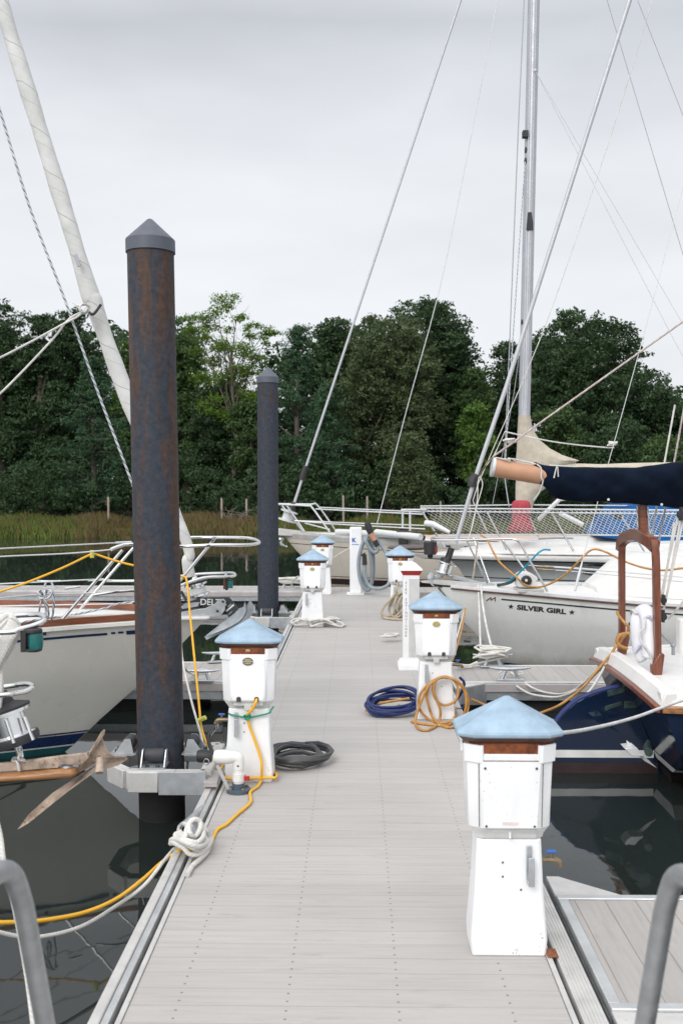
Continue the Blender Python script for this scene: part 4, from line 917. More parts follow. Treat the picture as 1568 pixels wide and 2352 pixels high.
# forestay with furling gear
s_bot = w('C4', 345, 870, 12.85); fa = W(1045, 1250, 12.85); fb = W(1088, 1105, 12.85); fc = W(1163, 885, 12.85); fd = W(1445, 0, 12.85)
part('forestay', MB().tube([fa, fb, fc, fd, fd+(fd-fc)*.7], [.026,.027,.028,.029,.026], 10), M['foil'], bc)
part('stay_sleeve', MB().tube([w('C4',345,830,12.85), w('C4',350,790,12.85), w('C4',375,775,12.85), w('C4',410,670,12.85)], [.075,.07,.045,.042], 14), M['black'], bc)
part('swivel', MB().tube([w('A3',412,340,12.85), w('A3',420,300,12.85), w('A3',436,272,12.85)], [.062,.066,.05], 14), M['black'], bc)
ax_ = (fd-fa).normalized()
part('furling_drum', MB().lathe(w('C4',352,868,12.85), [(.09,-.085),(.13,-.08),(.13,-.065),(.085,-.06),(.085,.045),(.135,.05),(.135,.066),(.05,.08)], 22, ax_), M['chrome'], bc, sharp=30)
part('toggle', MB().tube([w('C4',352,900,12.85), w('C4',300,960,12.85)], .02, 8), M['chrome'], bc)
# bow roller, anchor
def plc(name, pts, D, th, m, bevel=.003, par=bc): return part(name, MB().prism([w('C4', x, y, D) for x, y in pts], (0, th, 0)), m, par, bevel=bevel)
plc('roller_cheek', [(100,1005),(250,990),(420,1000),(700,1030),(700,1055),(330,1045),(250,1035),(110,1020)], 12.75, .015, M['alu_pale'])
plc('roller_cheek', [(100,1005),(250,990),(420,1000),(700,1030),(700,1055),(330,1045),(250,1035),(110,1020)], 12.93, .015, M['alu_pale'])
anc = plc('anchor_shank', [(240,950),(320,905),(440,945),(700,1015),(850,1030),(850,1045),(680,1042),(430,985),(330,945),(260,985),(215,1010),(180,1000),(200,965)], 12.83, .04, M['galv'])
plc('anchor_fluke', [(190,935),(215,925),(235,940),(215,1000),(225,1040),(250,1070),(210,1050),(180,1010),(178,960)], 12.74, .2, M['galv'])
part('anchor_crown', MB().tube([w('C4',190,960,12.72), w('C4',190,960,12.98)], .03, 10), M['galv'], bc)
plc('stem_fitting', [(255,1040),(330,1045),(330,1060),(450,1062),(450,1078),(300,1068),(255,1058)], 12.78, .14, M['bronze'])
part('roller', MB().tube([w('C4',262,1020,12.76), w('C4',262,1020,12.94)], .035, 12), M['black'], bc)
# chafed edge under the stem
mb = MB()
for i in range(7):
    p = w('C4', 285+i*23, 1085+i*25, 12.83); mb.obox(p, Vector((.7,0,-.7)), Vector((0,1,0)), Vector((.7,0,.7)), .02+.012*(i%2), .03, .006)
part('stem_guard', mb, M['bronze'], bc)
# pulpit
pn = [w('C4',215,575,12.85), w('C4',235,592,12.65), w('C4',540,592,12.4), w('C4',960,580,12.15), w('C4',1060,592,12.1), w('C4',1110,640,12.1), w('C4',1180,770,12.08), w('C4',1280,940,12.06), w('C4',1375,1110,12.03)]
part('pulpit_rail', MB().tube(cr(pn, 7), .0135, 10), M['chrome'], bc)
pf = [w('C4',215,575,12.85), w('C4',250,568,13.05), w('C4',560,568,13.3), w('C4',900,575,13.55), w('C4',935,610,13.55), w('C4',1050,760,13.55), w('C4',1165,915,13.5)]
part('pulpit_rail', MB().tube(cr(pf, 7), .0135, 10), M['chrome'], bc)
for a_, b_ in ((w('C4',560,592,12.4), w('C4',770,1025,12.5)), (w('C4',630,570,13.3), w('C4',795,1030,13.1)), (w('C4',1165,915,13.5), w('C4',1250,1050,13.45))): part('pulpit_leg', MB().tube([a_, b_], .0125, 10), M['chrome'], bc)
lb = w('C4',195,670,12.8)
lt = part('bow_light', MB().lathe(lb, [(.075,-.085),(.08,-.08),(.085,.07),(.07,.085)], 16), M['black'], bc)
part('light_nib', MB().lathe(lb, [(.02,-.14),(.035,-.12),(.035,-.085)], 12), M['black'], lt)
part('light_lens', MB().box(lb.x+.045, lb.x+.088, lb.y-.06, lb.y+.0, lb.z-.06, lb.z+.03), M['red_lens'], lt)
part('light_bracket', MB().tube([w('C4',222,580,12.8), w('C4',222,700,12.8)], .012, 8), M['chrome'], bc)
# windlass reel
wl = w('C4',1175,1000,12.3)
part('windlass', MB().prism([w('C4',x,y,12.3) for x,y in ((1078,1070),(1072,985),(1090,940),(1140,918),(1210,925),(1265,960),(1282,995),(1262,1010),(1282,1050),(1285,1075))], (0,.28,0)), M['gel'], bc, bevel=.02)
part('windlass_drum', MB().lathe(w('C4',1158,998,12.3), [(.062,0),(.066,.03),(.05,.05),(.02,.055)], 20, (0,-1,0)), M['black'], bc)
part('drum_hub', MB().lathe(w('C4',1160,996,12.24), [(.018,0),(.018,.01)], 14, (0,-1,0)), M['white_metal'], bc)
part('windlass_base', MB().box(wl.x-.13, wl.x+.19, 12.22, 12.6, wl.z-.14, wl.z-.10), M['alu_pale'], bc, bevel=.004)
ch = cr([w('C4',1075,965,12.4), w('C4',1010,1010,12.5), w('C4',940,1035,12.6), w('C4',870,1045,12.7)], 8)
part('anchor_chain', MB().tube(ch, [.016+.008*(i%2) for i in range(len(ch))], 6), M['bronze'], bc)
line('strap', [w('C4',985,1005,12.4), w('C4',1080,930,12.3), w('C4',1190,820,12.2), w('C4',1260,740,12.15), w('C4',1330,690,12.15), w('C4',1400,690,12.2)], .012, M['cyan'], 'bright blue strap strung from the anchor chain over the pulpit', 'strap')
# lifelines with stanchion
Lr = [[w('A3',720,770,13.5), w('A3',1000,785,13.9), w('A3',1568,830,14.2)], [w('A3',770,775,12.08), w('A3',1000,790,11.9), w('A3',1568,835,11.5)], [w('A3',770,790,12.08), w('A3',1020,808,11.9), w('A3',1568,860,11.5)], [w('C4',1080,597,12.1), w('A3',740,640,12.0), w('A3',1568,720,11.5)]]
wires(bc, 'lifeline', Lr[:3], M['white_metal'], .006); wires(bc, 'lifeline', Lr[3:], M['wire'], .0035)
for i in (1,2):
    part('turnbuckle', MB().tube([Lr[i][0], Lr[i][0]+(Lr[i][1]-Lr[i][0])*.4], .011, 8), M['brass'], bc)
sh0 = w('A3',975,910,11.55); sh1 = w('A3',1015,750,11.6)
part('shroud', MB().tube([sh0, sh1, W(1371,1155,11.8), W(1475,778,12.0), W(1568,427,12.2), W(1568,427,12.2)+(W(1568,427,12.2)-W(1475,778,12.0))*2], .0045, 6), M['wire'], bc)
part('turnbuckle', MB().tube([sh0, sh0+(sh1-sh0)*.55, sh1], [.014,.017,.008], 8), M['white_metal'], bc)
# coiled lines in the rigging of this boat
line('halyard', [w('A3',430,440,12.6), W(1098,1110,12.6), W(1240,778,12.5), W(1370,408,12.4), W(1444,176,12.4), W(1497,0,12.4), W(1600,-340,12.4)], .0055, M['rope'], 'thin white halyard crossing right of the roller forestay', sm=3)
line('pulpit_line', [w('A3',592,38,12.4), w('A3',555,120,12.5), w('A3',530,170,12.5), w('A3',450,290,12.5), w('A3',440,420,12.45), w('A3',395,630,12.4)], .006, M['rope'], 'thin white line dropping beside the black forestay swivel', sm=4)
line('pulpit_line', [w('A3',455,285,12.4), w('A3',470,330,12.4), w('A3',440,440,12.4), w('A3',412,560,12.35), w('A3',390,625,12.3)], .006, M['rope'], 'short white line hanging from the swivel to the pulpit', sm=4)
line('hanging_rope', [w('C4',670,600,12.9), w('C4',655,750,12.9), w('C4',635,900,12.9), w('C4',620,985,12.9)], .011, M['hose_tan'], 'tan rope hanging straight down through the bow pulpit', sm=4)
# ---------------------------------------------------------------- D: boat with netting
DD = 15.9
O = W(948, 1272, DD)
HD = Hull((O.x, DD), 0, 1, 11.5, 1.75, [(0,.90),(2,.925),(4,.93),(7,.91),(11.5,.92)], [(-.9,2.2),(-.3,1.35),(.2,1.02),(.70,.72),(.80,.60),(.84,.1),(.9,0)], [(-.9,.05),(-.6,.4),(-.3,.75),(0,.9),(.4,.97),(.9,1.0)], entry=.85)
bd = thing('sailing_boat', 'grey-hulled white yacht with netting on its lifelines and red cover', 'sailboat', (O.x+4, DD, WZ))
part('hull', HD.shell(), M['hull_mid'], bd); part('deck', HD.deck(.10), M['gel'], bd)
part('gunwale', HD.band(-.055, .002, off=.012, rel=True), M['gel'], bd)
part('gunwale_line', HD.band(-.080, -.056, off=.010, rel=True), M['stripe_black'], bd)
part('hull_line', HD.band(-.37, -.355, off=.004, rel=True), M['stripe_black'], bd)
SD = -1 if HD.n.y > 0 else 1
pc_ = w('A3',1105,808,14.3); dp = pc_.x-HD.O.x+.12; P = [];  zc = -.185
for i in range(28):
    a = 2*math.pi*i/28; d = dp+.23*math.cos(a); P.append(HD.at(d, HD.sheer(d)+zc+.072*math.sin(a), SD, .006))
part('portlight', MB().add(P, [tuple(range(28))]), M['glass'], bd)
P2r = [HD.at(dp+.245*math.cos(2*math.pi*i/28), HD.sheer(dp)+zc+.085*math.sin(2*math.pi*i/28), SD, .004) for i in range(29)]
part('portlight_rim', MB().tube(P2r, .008, 6), M['stripe_black'], bd)
# coachroof
mb = MB(); rings = []
for d, hw, h in ((.75,.25,.0),(1.5,.7,.10),(2.4,1.0,.16),(3.4,1.15,.21),(5.6,1.25,.26),(7.2,1.25,.28),(7.4,1.2,.1)):
    z = HD.sheer(d)+.03; o = HD.O+HD.a*d; rings.append([o+HD.n*hw+Vector((0,0,z)), o+HD.n*hw*.93+Vector((0,0,z+h*.8)), o+HD.n*hw*.5+Vector((0,0,z+h+.05)), o-HD.n*hw*.5+Vector((0,0,z+h+.05)), o-HD.n*hw*.93+Vector((0,0,z+h*.8)), o-HD.n*hw+Vector((0,0,z))])
part('coachroof', mb.loft(rings), M['gel'], bd, bevel=.02)
part('grab_rail', MB().tube([w('B8',0,890,15.0), w('B8',180,880,15.0), w('B8',360,885,15.0)], .014, 8), M['wire_dark'], bd)
part('grab_rail', MB().tube([w('A3',0,585+0,15.5), w('A3',540,590,15.3), w('A3',1000,578,15.3)], .012, 8), M['soffit'], bd)
# mast with luff groove, slot and fittings
DM = 16.0
mbm = MB(); rings = []
for px_, py_ in ((1202,1185),(1203,950),(1209,700),(1216,400),(1225,0),(1236,-520)):
    c = W(px_, py_, DM); rings.append([c+Vector((.092*math.cos(2*math.pi*k_/20), .13*math.sin(2*math.pi*k_/20), 0)) for k_ in range(20)])
mst = part('mast', mbm.loft(rings), M['spar'], bd)
for dx in (-5, 2, 6): part('mast_track', MB().tube([W(1203+dx*.8,940,DM-.135), W(1209+dx*.8,700,DM-.135), W(1216+dx,400,DM-.135), W(1225+dx,0,DM-.135), W(1236+dx,-520,DM-.135)], .005, 6), M['white_metal'], mst)
part('halyard_slot', MB().prism([W(x,y,DM-.15) for x,y in ((1212,487),(1220,487),(1224,512),(1224,528),(1208,528),(1209,512))], (0,.03,0)), M['black'], bd, bevel=.004)
part('deck_light', MB().box(*(lambda p: (p.x-.05,p.x+.04,p.y-.05,p.y+.05,p.z-.06,p.z+.05))(W(1206,308,DM-.1))), M['black'], bd, bevel=.008)
for x, y in ((1208,345),(1207,370),(1200,740)): part('fairlead', MB().ball(W(x,y,DM-.05), .05, (.6,.8,1.2)), M['black'], bd)
part('tang', MB().ball(W(1228,162,DM-.13), .025), M['white_metal'], bd)
# tan sail cover and boom
part('boom', MB().tube([W(1222,1092,DM-.1), W(1400,1085,DM), W(1900,1080,DM+.1)], .075, 14), M['spar'], bd)
def cover_rings(prof, D, th, zpow=1, n=18):
    rings = []
    for px_, t_, b_, tk in prof:
        c = W(px_, (t_+b_)/2, D); h = (W(px_, t_, D)-W(px_, b_, D)).length/2
        rings.append([c+Vector((0, th*tk*math.cos(2*math.pi*k_/n)*(.75+.25*math.sin(2*math.pi*k_/n+math.pi)), h*math.sin(2*math.pi*k_/n))) for k_ in range(n)])
    return rings
def mast_cover():
    lv = [(955,1190,1217,1),(985,1188,1222,1),(1010,1187,1238,1.05),(1030,1186,1262,1.1),(1045,1185,1290,1.1),(1058,1184,1330,1.1),(1075,1184,1290,1.05),(1100,1184,1262,1.0),(1117,1183,1258,1.0),(1130,1183,1240,.95),(1155,1183,1225,.9),(1185,1184,1217,.8)]
    rings = []
    for y_, xa, xb, tk in lv:
        n = 20; c = W((xa+xb)/2, y_, DM-.02); h = (W(xa,y_,DM)-W(xb,y_,DM)).length/2
        rings.append([c+Vector((h*math.cos(2*math.pi*k_/n), .17*tk*math.sin(2*math.pi*k_/n)*(1-.35*max(0,math.cos(2*math.pi*k_/n))), 0)) for k_ in range(n)])
    return MB().loft(rings)
part('mast_cover', mast_cover(), M['canvas'], bd, sharp=60)
prof = [(1240,1035,1100,.6),(1262,1048,1110,.9),(1290,1058,1112,1),(1320,1064,1112,1),(1380,1066,1110,1),(1420,1064,1108,1),(1500,1062,1106,1),(1640,1060,1104,1),(1900,1056,1100,.9)]
part('boom_cover', MB().loft([[v for v in r_] for r_ in cover_rings(prof, DM-.02, .16)]), M['canvas'], bd, sharp=60)
# red cloth bundle on the foredeck
rb = []
for y_, xa, xb, tk in ((1149,1182,1208,.5),(1153,1176,1216,.9),(1162,1174,1218,1),(1180,1174,1217,1),(1196,1176,1216,1),(1204,1172,1222,1.1),(1214,1166,1224,1.25),(1221,1168,1222,1.2)):
    c = W((xa+xb)/2, y_, 15.3); h = (W(xa,y_,15.3)-W(xb,y_,15.3)).length/2; n = 20
    rb.append([c+Vector((h*math.cos(2*math.pi*k_/n)*(1+.04*math.sin(5*k_+y_)), .16*tk*math.sin(2*math.pi*k_/n), 0)) for k_ in range(n)])
solo('covered_winch', MB().loft(rb), M['red_cloth'], 'tall object under a red cloth cover on the netted yacht deck', 'covered gear', sharp=70)
# blue spray canopy
cn = [w('A3',1085,608,15.2), w('A3',1310,450,15.2), w('A3',1330,440,15.2)]
V = [w('A3',1085,608,15.1), w('A3',1315,445,15.25), w('A3',1650,440,15.2), w('A3',1700,665,15.0), w('A3',1480,650,15.0), w('A3',1250,635,15.0)]
V2 = [v+Vector((.0,1.9,0)) for v in V]; V2[0] = V[0]+Vector((.25,1.9,0))
mbk = MB().add(V+V2, [(0,5,4,3,2,1),(6,7,8,9,10,11),(0,1,7,6),(1,2,8,7)])
part('spray_canopy', mbk, M['blue_canvas'], bd, bevel=.03)
# long white spinnaker pole and crane struts on deck
part('pole', MB().tube([w('B8',0,690,15.6), w('B8',220,480,15.4), w('B8',300,470,15.4)], .035, 10), M['white_metal'], bd)
part('pole', MB().tube([w('B8',215,625,15.2), w('B8',465,745,15.1)], .035, 10), M['white_metal'], bd)
part('strut', MB().tube([w('A3',160,540,15.4), w('A3',200,545,15.3), w('A3',290,590,15.2)], [.05,.05,.03], 10), M['white_metal'], bd)
part('fender', MB().tube([w('B7',1120,470,17), w('B7',1530,515,16.2)], .055, 12), M['white_metal'], bd)
# lifelines, stanchions and netting
DNt = 14.35
def netline(t, v):   # t along, v 0 top 1 bottom; near side
    x = 965+t*(1700-965); top = 1167+t*6; bot = 1232-8*math.sin(min(t*2.5,1)*1.57)+t*10+(0 if t > .1 else 0)
    D_ = 15.7-1.45*min(1, t*2.2)
    xx = x+v*(42 if t < .5 else 42)
    return W(xx, top*(1-v)+bot*v, D_)
wires(bd, 'lifeline', [[netline(t/14, 0) for t in range(15)], [netline(t/14, 0)+Vector((0,0,-.05)) for t in range(15)], [netline(t/14, 0)+Vector((0,1.6*min(1,t/5),.03)) for t in range(15)], [netline(t/14, 1.0) for t in range(15)]], M['white_metal'], .010)
netm = MB(); nT, nv = 66, 6
def npt(i, j): return netline(.012+i/nT*.988, j/nv)
for i in range(-nv, nT+1):
    for sg in (1, -1):
        pts = [npt(i+j if sg > 0 else i+nv-j, j)+Vector((0, .004*sg, .004*math.sin(i*1.3+j))) for j in range(nv+1) if 0 <= (i+j if sg > 0 else i+nv-j) <= nT]
        if len(pts) > 1: netm.tube(pts, .0036, 4, caps=False)
part('safety_net', netm, M['net'], bd)
stn = [(0,(100,285),(270,555),15.6),(0,(270,555),(345,665),15.5),(0,(660,290),(785,540),15.4),(0,(760,300),(900,565),14.9),(0,(900,565),(965,690),14.8),(0,(1160,290),(1280,560),15.6),(0,(1415,310),(1568,585),14.4)]
for _, a_, b_, D_ in stn: part('stanchion', MB().tube([w('C4',*a_,D_), w('C4',*b_,D_)], .014, 8), M['chrome'], bd)
for a_, b_, D_ in (((840,620),(1110,1040),14.4),((130,615),(365,1020),14.45)): part('stanchion', MB().tube([w('B8',*a_,D_), w('B8',*b_,D_)], .014, 8), M['chrome'], bd)
part('horn_speaker', MB().tube([w('B8',825,690,14.4), w('B8',825,615,14.4)], .05, 12), M['black'], bd)
part('pulpit_top', MB().tube(cr([w('B7',1350,262,15.9), w('B7',1568,262,15.6), w('A3',130,465,15.5)],4), .014, 8), M['white_metal'], bd)
part('bow_cover', MB().loft([[w('B2',x,y,DD)+Vector((0,.13*math.cos(a),0)) for a in (0,3.14)]+[] for x,y in ()]) if False else MB().ball(w('B2',720,392,15.8), .25, (1.45,.6,.18)), mat('brown_grey_canvas', (.13,.11,.10), .9, bump=.2), bd)
# shrouds, halyards
wr = [[W(1238,-520,DM), W(1203,0,DM-.9), W(1170,778,DM-1.0), W(1158,1060,DM-1.1), w('A3',590,280,15), w('A3',615,450,14.9)],
      [W(1205,372,DM-.2), W(1177,778,DM-.5), W(1166,950,DM-.6), W(1160,1060,DM-.6)], [W(1196,760,DM-.3), W(1180,900,DM-.3), W(1130,1160,DM-.3)]]
wires(bd, 'shroud', wr[:1], M['wire_dark'], .008, sm=3); 
line('halyard', wr[1], .009, M['rope_blue'], 'blue-flecked halyard falling along the left of the tall mast', sm=3)
wires(bd, 'shroud', wr[2:], M['wire_dark'], .005, sm=3)
wires(bd, 'lazy_jack', [[W(1228,162,DM-.13), W(1546,780,DM)], [W(1228,162,DM-.13), W(1568,746,DM+.2)], [W(1546,780,DM), W(1700,1062,DM)]], M['wire'], .004)
wires(bd, 'backstay', [[W(1393,0,18), W(1700,1030,18)], [W(1463,0,19), W(1640,450,19)], [W(1393,0,18), W(1300,-310,18)]], M['wire_dark'], .006)
line('cross_rope', [w('A3',592,38,14.8), w('A3',700,62,14.8), w('A3',850,92,14.8), w('A3',1000,112,14.9), w('A3',1150,125,15), w('A3',1190,125,15)], .010, M['rope'], 'white rope sagging across the tan mast cover', sm=4)
line('rope_knot', bundle(w('A3',1180,130,15), (.06,.05,.07), 3, 4), .012, M['rope'], 'small white knot on the shroud right of the mast cover', sm=0)
# ---------------------------------------------------------------- E: beige boat lying across the end
DE = 22.6
O = W(648, 1226, DE)
HE = Hull((O.x, DE), 0, 1, 12.5, 1.7, [(0,.92),(1.5,.84),(4,.74),(8,.70),(12.5,.75)], [(-.9,1.9),(-.3,1.12),(.2,.62),(.6,.25),(.84,.06),(.92,0)], [(-.9,.05),(-.6,.4),(-.3,.78),(0,.9),(.4,.97),(.9,1.0)], entry=.85)
be = thing('sailing_boat', 'beige sloop with maroon waterline lying across the far end of the dock', 'sailboat', (O.x+4, DE, WZ))
part('hull', HE.shell(), M['hull_beige'], be); part('deck', HE.deck(.08), M['gel'], be)
part('gunwale', HE.band(-.10, .0, off=.010, rel=True), M['alu_pale'], be)
part('cove_stripe', HE.band(-.225, -.21, off=.004, rel=True), M['soffit'], be)
part('boot_stripe', HE.band(-.235, -.10, off=.004), M['stripe_maroon'], be); part('boot_line', HE.band(-.06, -.045, off=.004), M['soffit'], be)
SE = -1 if HE.n.y > 0 else 1
for i in range(16):
    d = 3.2+i*.42; part('scupper', MB().add([HE.at(d+a, HE.sheer(d)-.05+b, SE, .014) for a, b in ((-.07,-.018),(.07,-.018),(.07,.018),(-.07,.018))], [(0,1,2,3)]), M['black'], be)
part('toe_rail', HE.railbar(.03, .05, 0, inset=.03, sa=.1), M['alu_pale'], be)
mb = MB(); rings = []
for d, hw, h in ((3.0,.4,.0),(3.6,.8,.05),(5.5,1.1,.08),(8.6,1.15,.09),(8.8,1.1,.03)):
    z = HE.sheer(d)+.05; o = HE.O+HE.a*d; rings.append([o+HE.n*hw+Vector((0,0,z)), o+HE.n*hw*.93+Vector((0,0,z+h)), o-HE.n*hw*.93+Vector((0,0,z+h)), o-HE.n*hw+Vector((0,0,z))])
part('cabin', mb.loft(rings), mat('salmon_cabin', (.52,.40,.33), .6), be, bevel=.02)
part('pole', MB().tube([w('B7',755,470,22.2), w('B7',900,475,21.9), w('B7',1520,515,21.2)], .075, 12), M['white_metal'], be)
part('pole_end', MB().tube([w('B7',1520,515,21.2), w('B7',1570,522,21.2)], [.085,.04], 12), M['black'], be)
part('pole_chock', MB().box(*(lambda p: (p.x-.09,p.x+.09,p.y-.1,p.y+.1,p.z-.26,p.z+.2))(w('B7',1365,515,21.4))), M['black'], be, bevel=.02)
part('forestay', MB().tube([w('B7',330,290,DE), W(675,1158,DE), W(700,1080,DE)], [.03,.032,.03], 10).tube([W(700,1080,DE), W(1057,0,DE), W(1057,0,DE)+(W(1057,0,DE)-W(700,1080,DE))*.3], .028, 10), M['foil'], be)
part('stay_sleeve', MB().tube([W(692,1102,DE), W(697,1088,DE), W(703,1070,DE)], [.06,.07,.06], 10), M['black'], be); part('stay_socket', MB().tube([w('B7',330,290,DE), w('B7',358,190,DE)], [.09,.05], 10), M['black'], be)
part('furling_drum', MB().lathe(w('B7',305,320,DE), [(.10,-.13),(.2,-.12),(.2,-.09),(.12,-.08),(.12,.08),(.2,.09),(.2,.12),(.05,.14)], 18, (.3,0,1)), M['white_metal'], be)
part('chain', MB().tube([w('B7',290,345,DE), w('B7',275,430,DE)], .02, 6), M['brass'], be)
wires(be, 'halyard', [[W(865,1205,22), W(935,935,22), W(1006,676,22), W(1060,420,22), W(1142,0,22), W(1190,-260,22)]], M['white_metal'], .009, sm=3)
pe = [[w('B7',150,208,DE+.3), w('B7',500,212,DE+.7), w('B7',580,225,DE+.8), w('B7',745,455,DE+1.0)], [w('B7',150,208,DE+.3), w('B7',225,212,DE-.3), w('B7',480,225,DE-.6), w('B7',530,245,DE-.65), w('B7',690,470,DE-.8)],
      [w('B7',250,225,DE+.2), w('B7',440,460,DE+.3)], [w('B7',295,225,DE-.2), w('B7',455,460,DE-.2)], [w('B7',370,365,DE+.5), w('B7',710,378,DE+.9)], [w('B7',370,365,DE-.5), w('B7',640,385,DE-.7)]]
for p_ in pe: part('pulpit_rail', MB().tube(cr(p_, 5) if len(p_) > 2 else p_, .020, 8), M['white_metal'], be)
wires(be, 'lifeline', [[w('B7',600,240,DE+.9), w('B7',1568,285,DE+1.5)], [w('B7',560,255,DE-.7), w('B7',1568,305,DE-1.5)], [w('B7',710,378,DE+.9), w('B7',1568,408,DE+1.5)], [w('B7',640,390,DE-.8), w('B7',1568,440,DE-1.5)], [w('B7',460,385,DE), w('B7',690,445,DE)]], M['white_metal'], .014)
for x in (1362,1430): part('stanchion', MB().tube([w('B7',x,285,DE-1.2), w('B7',x,500,DE-1.2)], .022, 8), M['white_metal'], be)
part('anchor', MB().tube(cr([w('B7',230,540,DE), w('B7',255,530,DE), w('B7',245,580,DE), w('B7',300,605,DE)],4), [.05,.05,.04,.02], 8), M['galv'], be)
part('bow_platform', MB().prism([w('B7',x,y,DE-.15) for x,y in ((215,435),(420,460),(420,500),(330,505),(215,500))], (0,.3,0)), M['alu_pale'], be, bevel=.01)
me_ = HE.O+HE.a*5.2; part('mast', MB().tube([me_+Vector((4,0,.9)), me_+Vector((4,0,15))], .09, 12), M['spar'], be)
# ================================================================ F: navy boat, stern to the walkway
XS, YC = 2.13, 7.96
bf = thing('sailing_boat', 'navy blue sloop with mahogany stern gallows and navy boom cover on the right', 'sailboat', (XS+3, YC, WZ))
def sec(x, wd, zd, hollow, zk):
    """one cross-section: half widths against height"""
    pr = [(zd,1.0),(zd-.15,1.0),(zd-.30,.965),(zd-.45,.87),(zd-.58,.68-hollow*.15),(zd-.70,.42-hollow*.22),(zd-.82,.20-hollow*.08),(zk,.06)]
    return [Vector((x+(0), YC-wd*k_, z)) for z, k_ in pr]+[Vector((x, YC+wd*k_, z)) for z, k_ in reversed(pr)]
zs = lambda x: .45+.012*(x-XS)+.012*(x-XS)**2*.5
st = []
for d, wd in ((0,1.0),(.5,1.1),(1.2,1.22),(2.2,1.34),(3.4,1.38),(4.6,1.28),(5.8,1.0),(6.8,.62),(7.6,.25),(8.0,.02)):
    st.append(sec(XS+d, wd, zs(XS+d), max(0,.9-d*.5), -.75 if d > .7 else -.55))
# the transom leans: its lower edge stands further forward
st[0] = [Vector((XS+max(0,(.45-v.z))*.42, v.y, v.z)) for v in st[0]]; st[1] = [Vector((XS+.5+max(0,(.45-v.z))*.30, v.y, v.z)) for v in st[1]]
part('hull', MB().loft(st), M['hull_navy'], bf, sharp=50)
def side_strip(z1, z2, off, m, name, da=0.0):
    mb = MB()
    for sg in (-1, 1):
        rows = []
        for r_ in st:
            zz = [v.z for v in r_[:8]][::-1]; hw = [abs(v.y-YC) for v in r_[:8]][::-1]; xx = [v.x for v in r_[:8]][::-1]
            rows.append([Vector((np.interp(z, zz, xx), YC+sg*(np.interp(z, zz, hw)+off), z)) for z in (z1, (z1+z2)/2, z2)])
        mb.grid(rows if sg > 0 else [r_[::-1] for r_ in rows])
    # across the transom
    r_ = st[0]; zz = [v.z for v in r_[:8]][::-1]; hw = [abs(v.y-YC) for v in r_[:8]][::-1]; xx = [v.x for v in r_[:8]][::-1]
    mb.add([Vector((np.interp(z, zz, xx)-off, YC+s_*np.interp(z, zz, hw), z)) for z in (z1, z2) for s_ in (-1, 1)], [(0,2,3,1)])
    part(name, mb, m, bf)
side_strip(-.175, -.115, .004, M['stripe_white'], 'boot_stripe'); side_strip(-.5, -.215, .003, M['stripe_maroon'], 'antifouling')
# deck with raised coaming and white bulwark
rows = [[Vector((r_[0].x+.03, YC-(YC-r_[0].y)*t, r_[0].z+.075+.04*(1-t*t))) for t in (1.-.03, .6, .2, -.2, -.6, -1+.03)] for r_ in st[:-1]]
part('deck', MB().grid(rows), M['gel'], bf)
ring = []
pts = [Vector((r_[0].x, r_[0].y, r_[0].z)) for r_ in reversed(st)]+[]
arch = [Vector((XS-.01-.05*(1-t*t), YC+t*1.0, .45+.07*(1-t*t))) for t in (-1,-.75,-.5,-.25,0,.25,.5,.75,1)]
bul = MB(); rings = []
for p in arch: rings.append([p+Vector((0,0,.0)), p+Vector((.035,0,.095)), p+Vector((.11,0,.10)), p+Vector((.13,0,.02))])
part('bulwark', bul.loft(rings), M['gel'], bf, bevel=.008)
for sg in (-1, 1):
    rings = []
    for r_ in st[:-1]:
        p = r_[0] if sg < 0 else r_[-1]; rings.append([p+Vector((0,0,0)), p+Vector((0,-sg*.035,.095)), p+Vector((0,-sg*.11,.10)), p+Vector((0,-sg*.13,.02))])
    part('bulwark', MB().loft(rings), M['gel'], bf, bevel=.008)
    rr = []
    for r_ in st[:-1]:
        p = r_[0] if sg < 0 else r_[-1]; rr.append([p+Vector((0,sg*.0,-.045)), p+Vector((0,sg*.028,-.040)), p+Vector((0,sg*.030,.004)), p+Vector((0,0,.012))])
    part('rub_rail', MB().loft(rr), M['sprit'] if sg < 0 else M['teak'], bf, bevel=.004)
part('transom_rail', MB().loft([[p+Vector((.0,0,-.045)), p+Vector((-.030,0,-.040)), p+Vector((-.034,0,.0)), p+Vector((0,0,.008))] for p in arch]), M['teak_v'], bf, bevel=.004)
# cockpit coaming and side bench
part('coaming', MB().loft([[Vector((XS+a, YC+s_*wd, z)) for s_, z in ((-1,.50),(-1,.50+h),(-.9,.52+h),(.9,.52+h),(1,.50+h),(1,.50))] for a, wd, h in ((.95,.60,.08),(1.35,.74,.30),(2.6,.80,.36),(3.2,.80,.40),(4.8,.7,.42),(5.2,.6,.1))]), M['gel'], bf, bevel=.02)
part('coaming_side', MB().box(XS+.62, XS+1.5, YC+.55, YC+.66, .53, .86), M['gel'], bf, bevel=.015)
mF = Vector((XS+4.9, YC, 0)); part('mast', MB().tube([mF+Vector((0,0,.9)), mF+Vector((0,0,9.5))], .065, 14), M['spar'], bf)
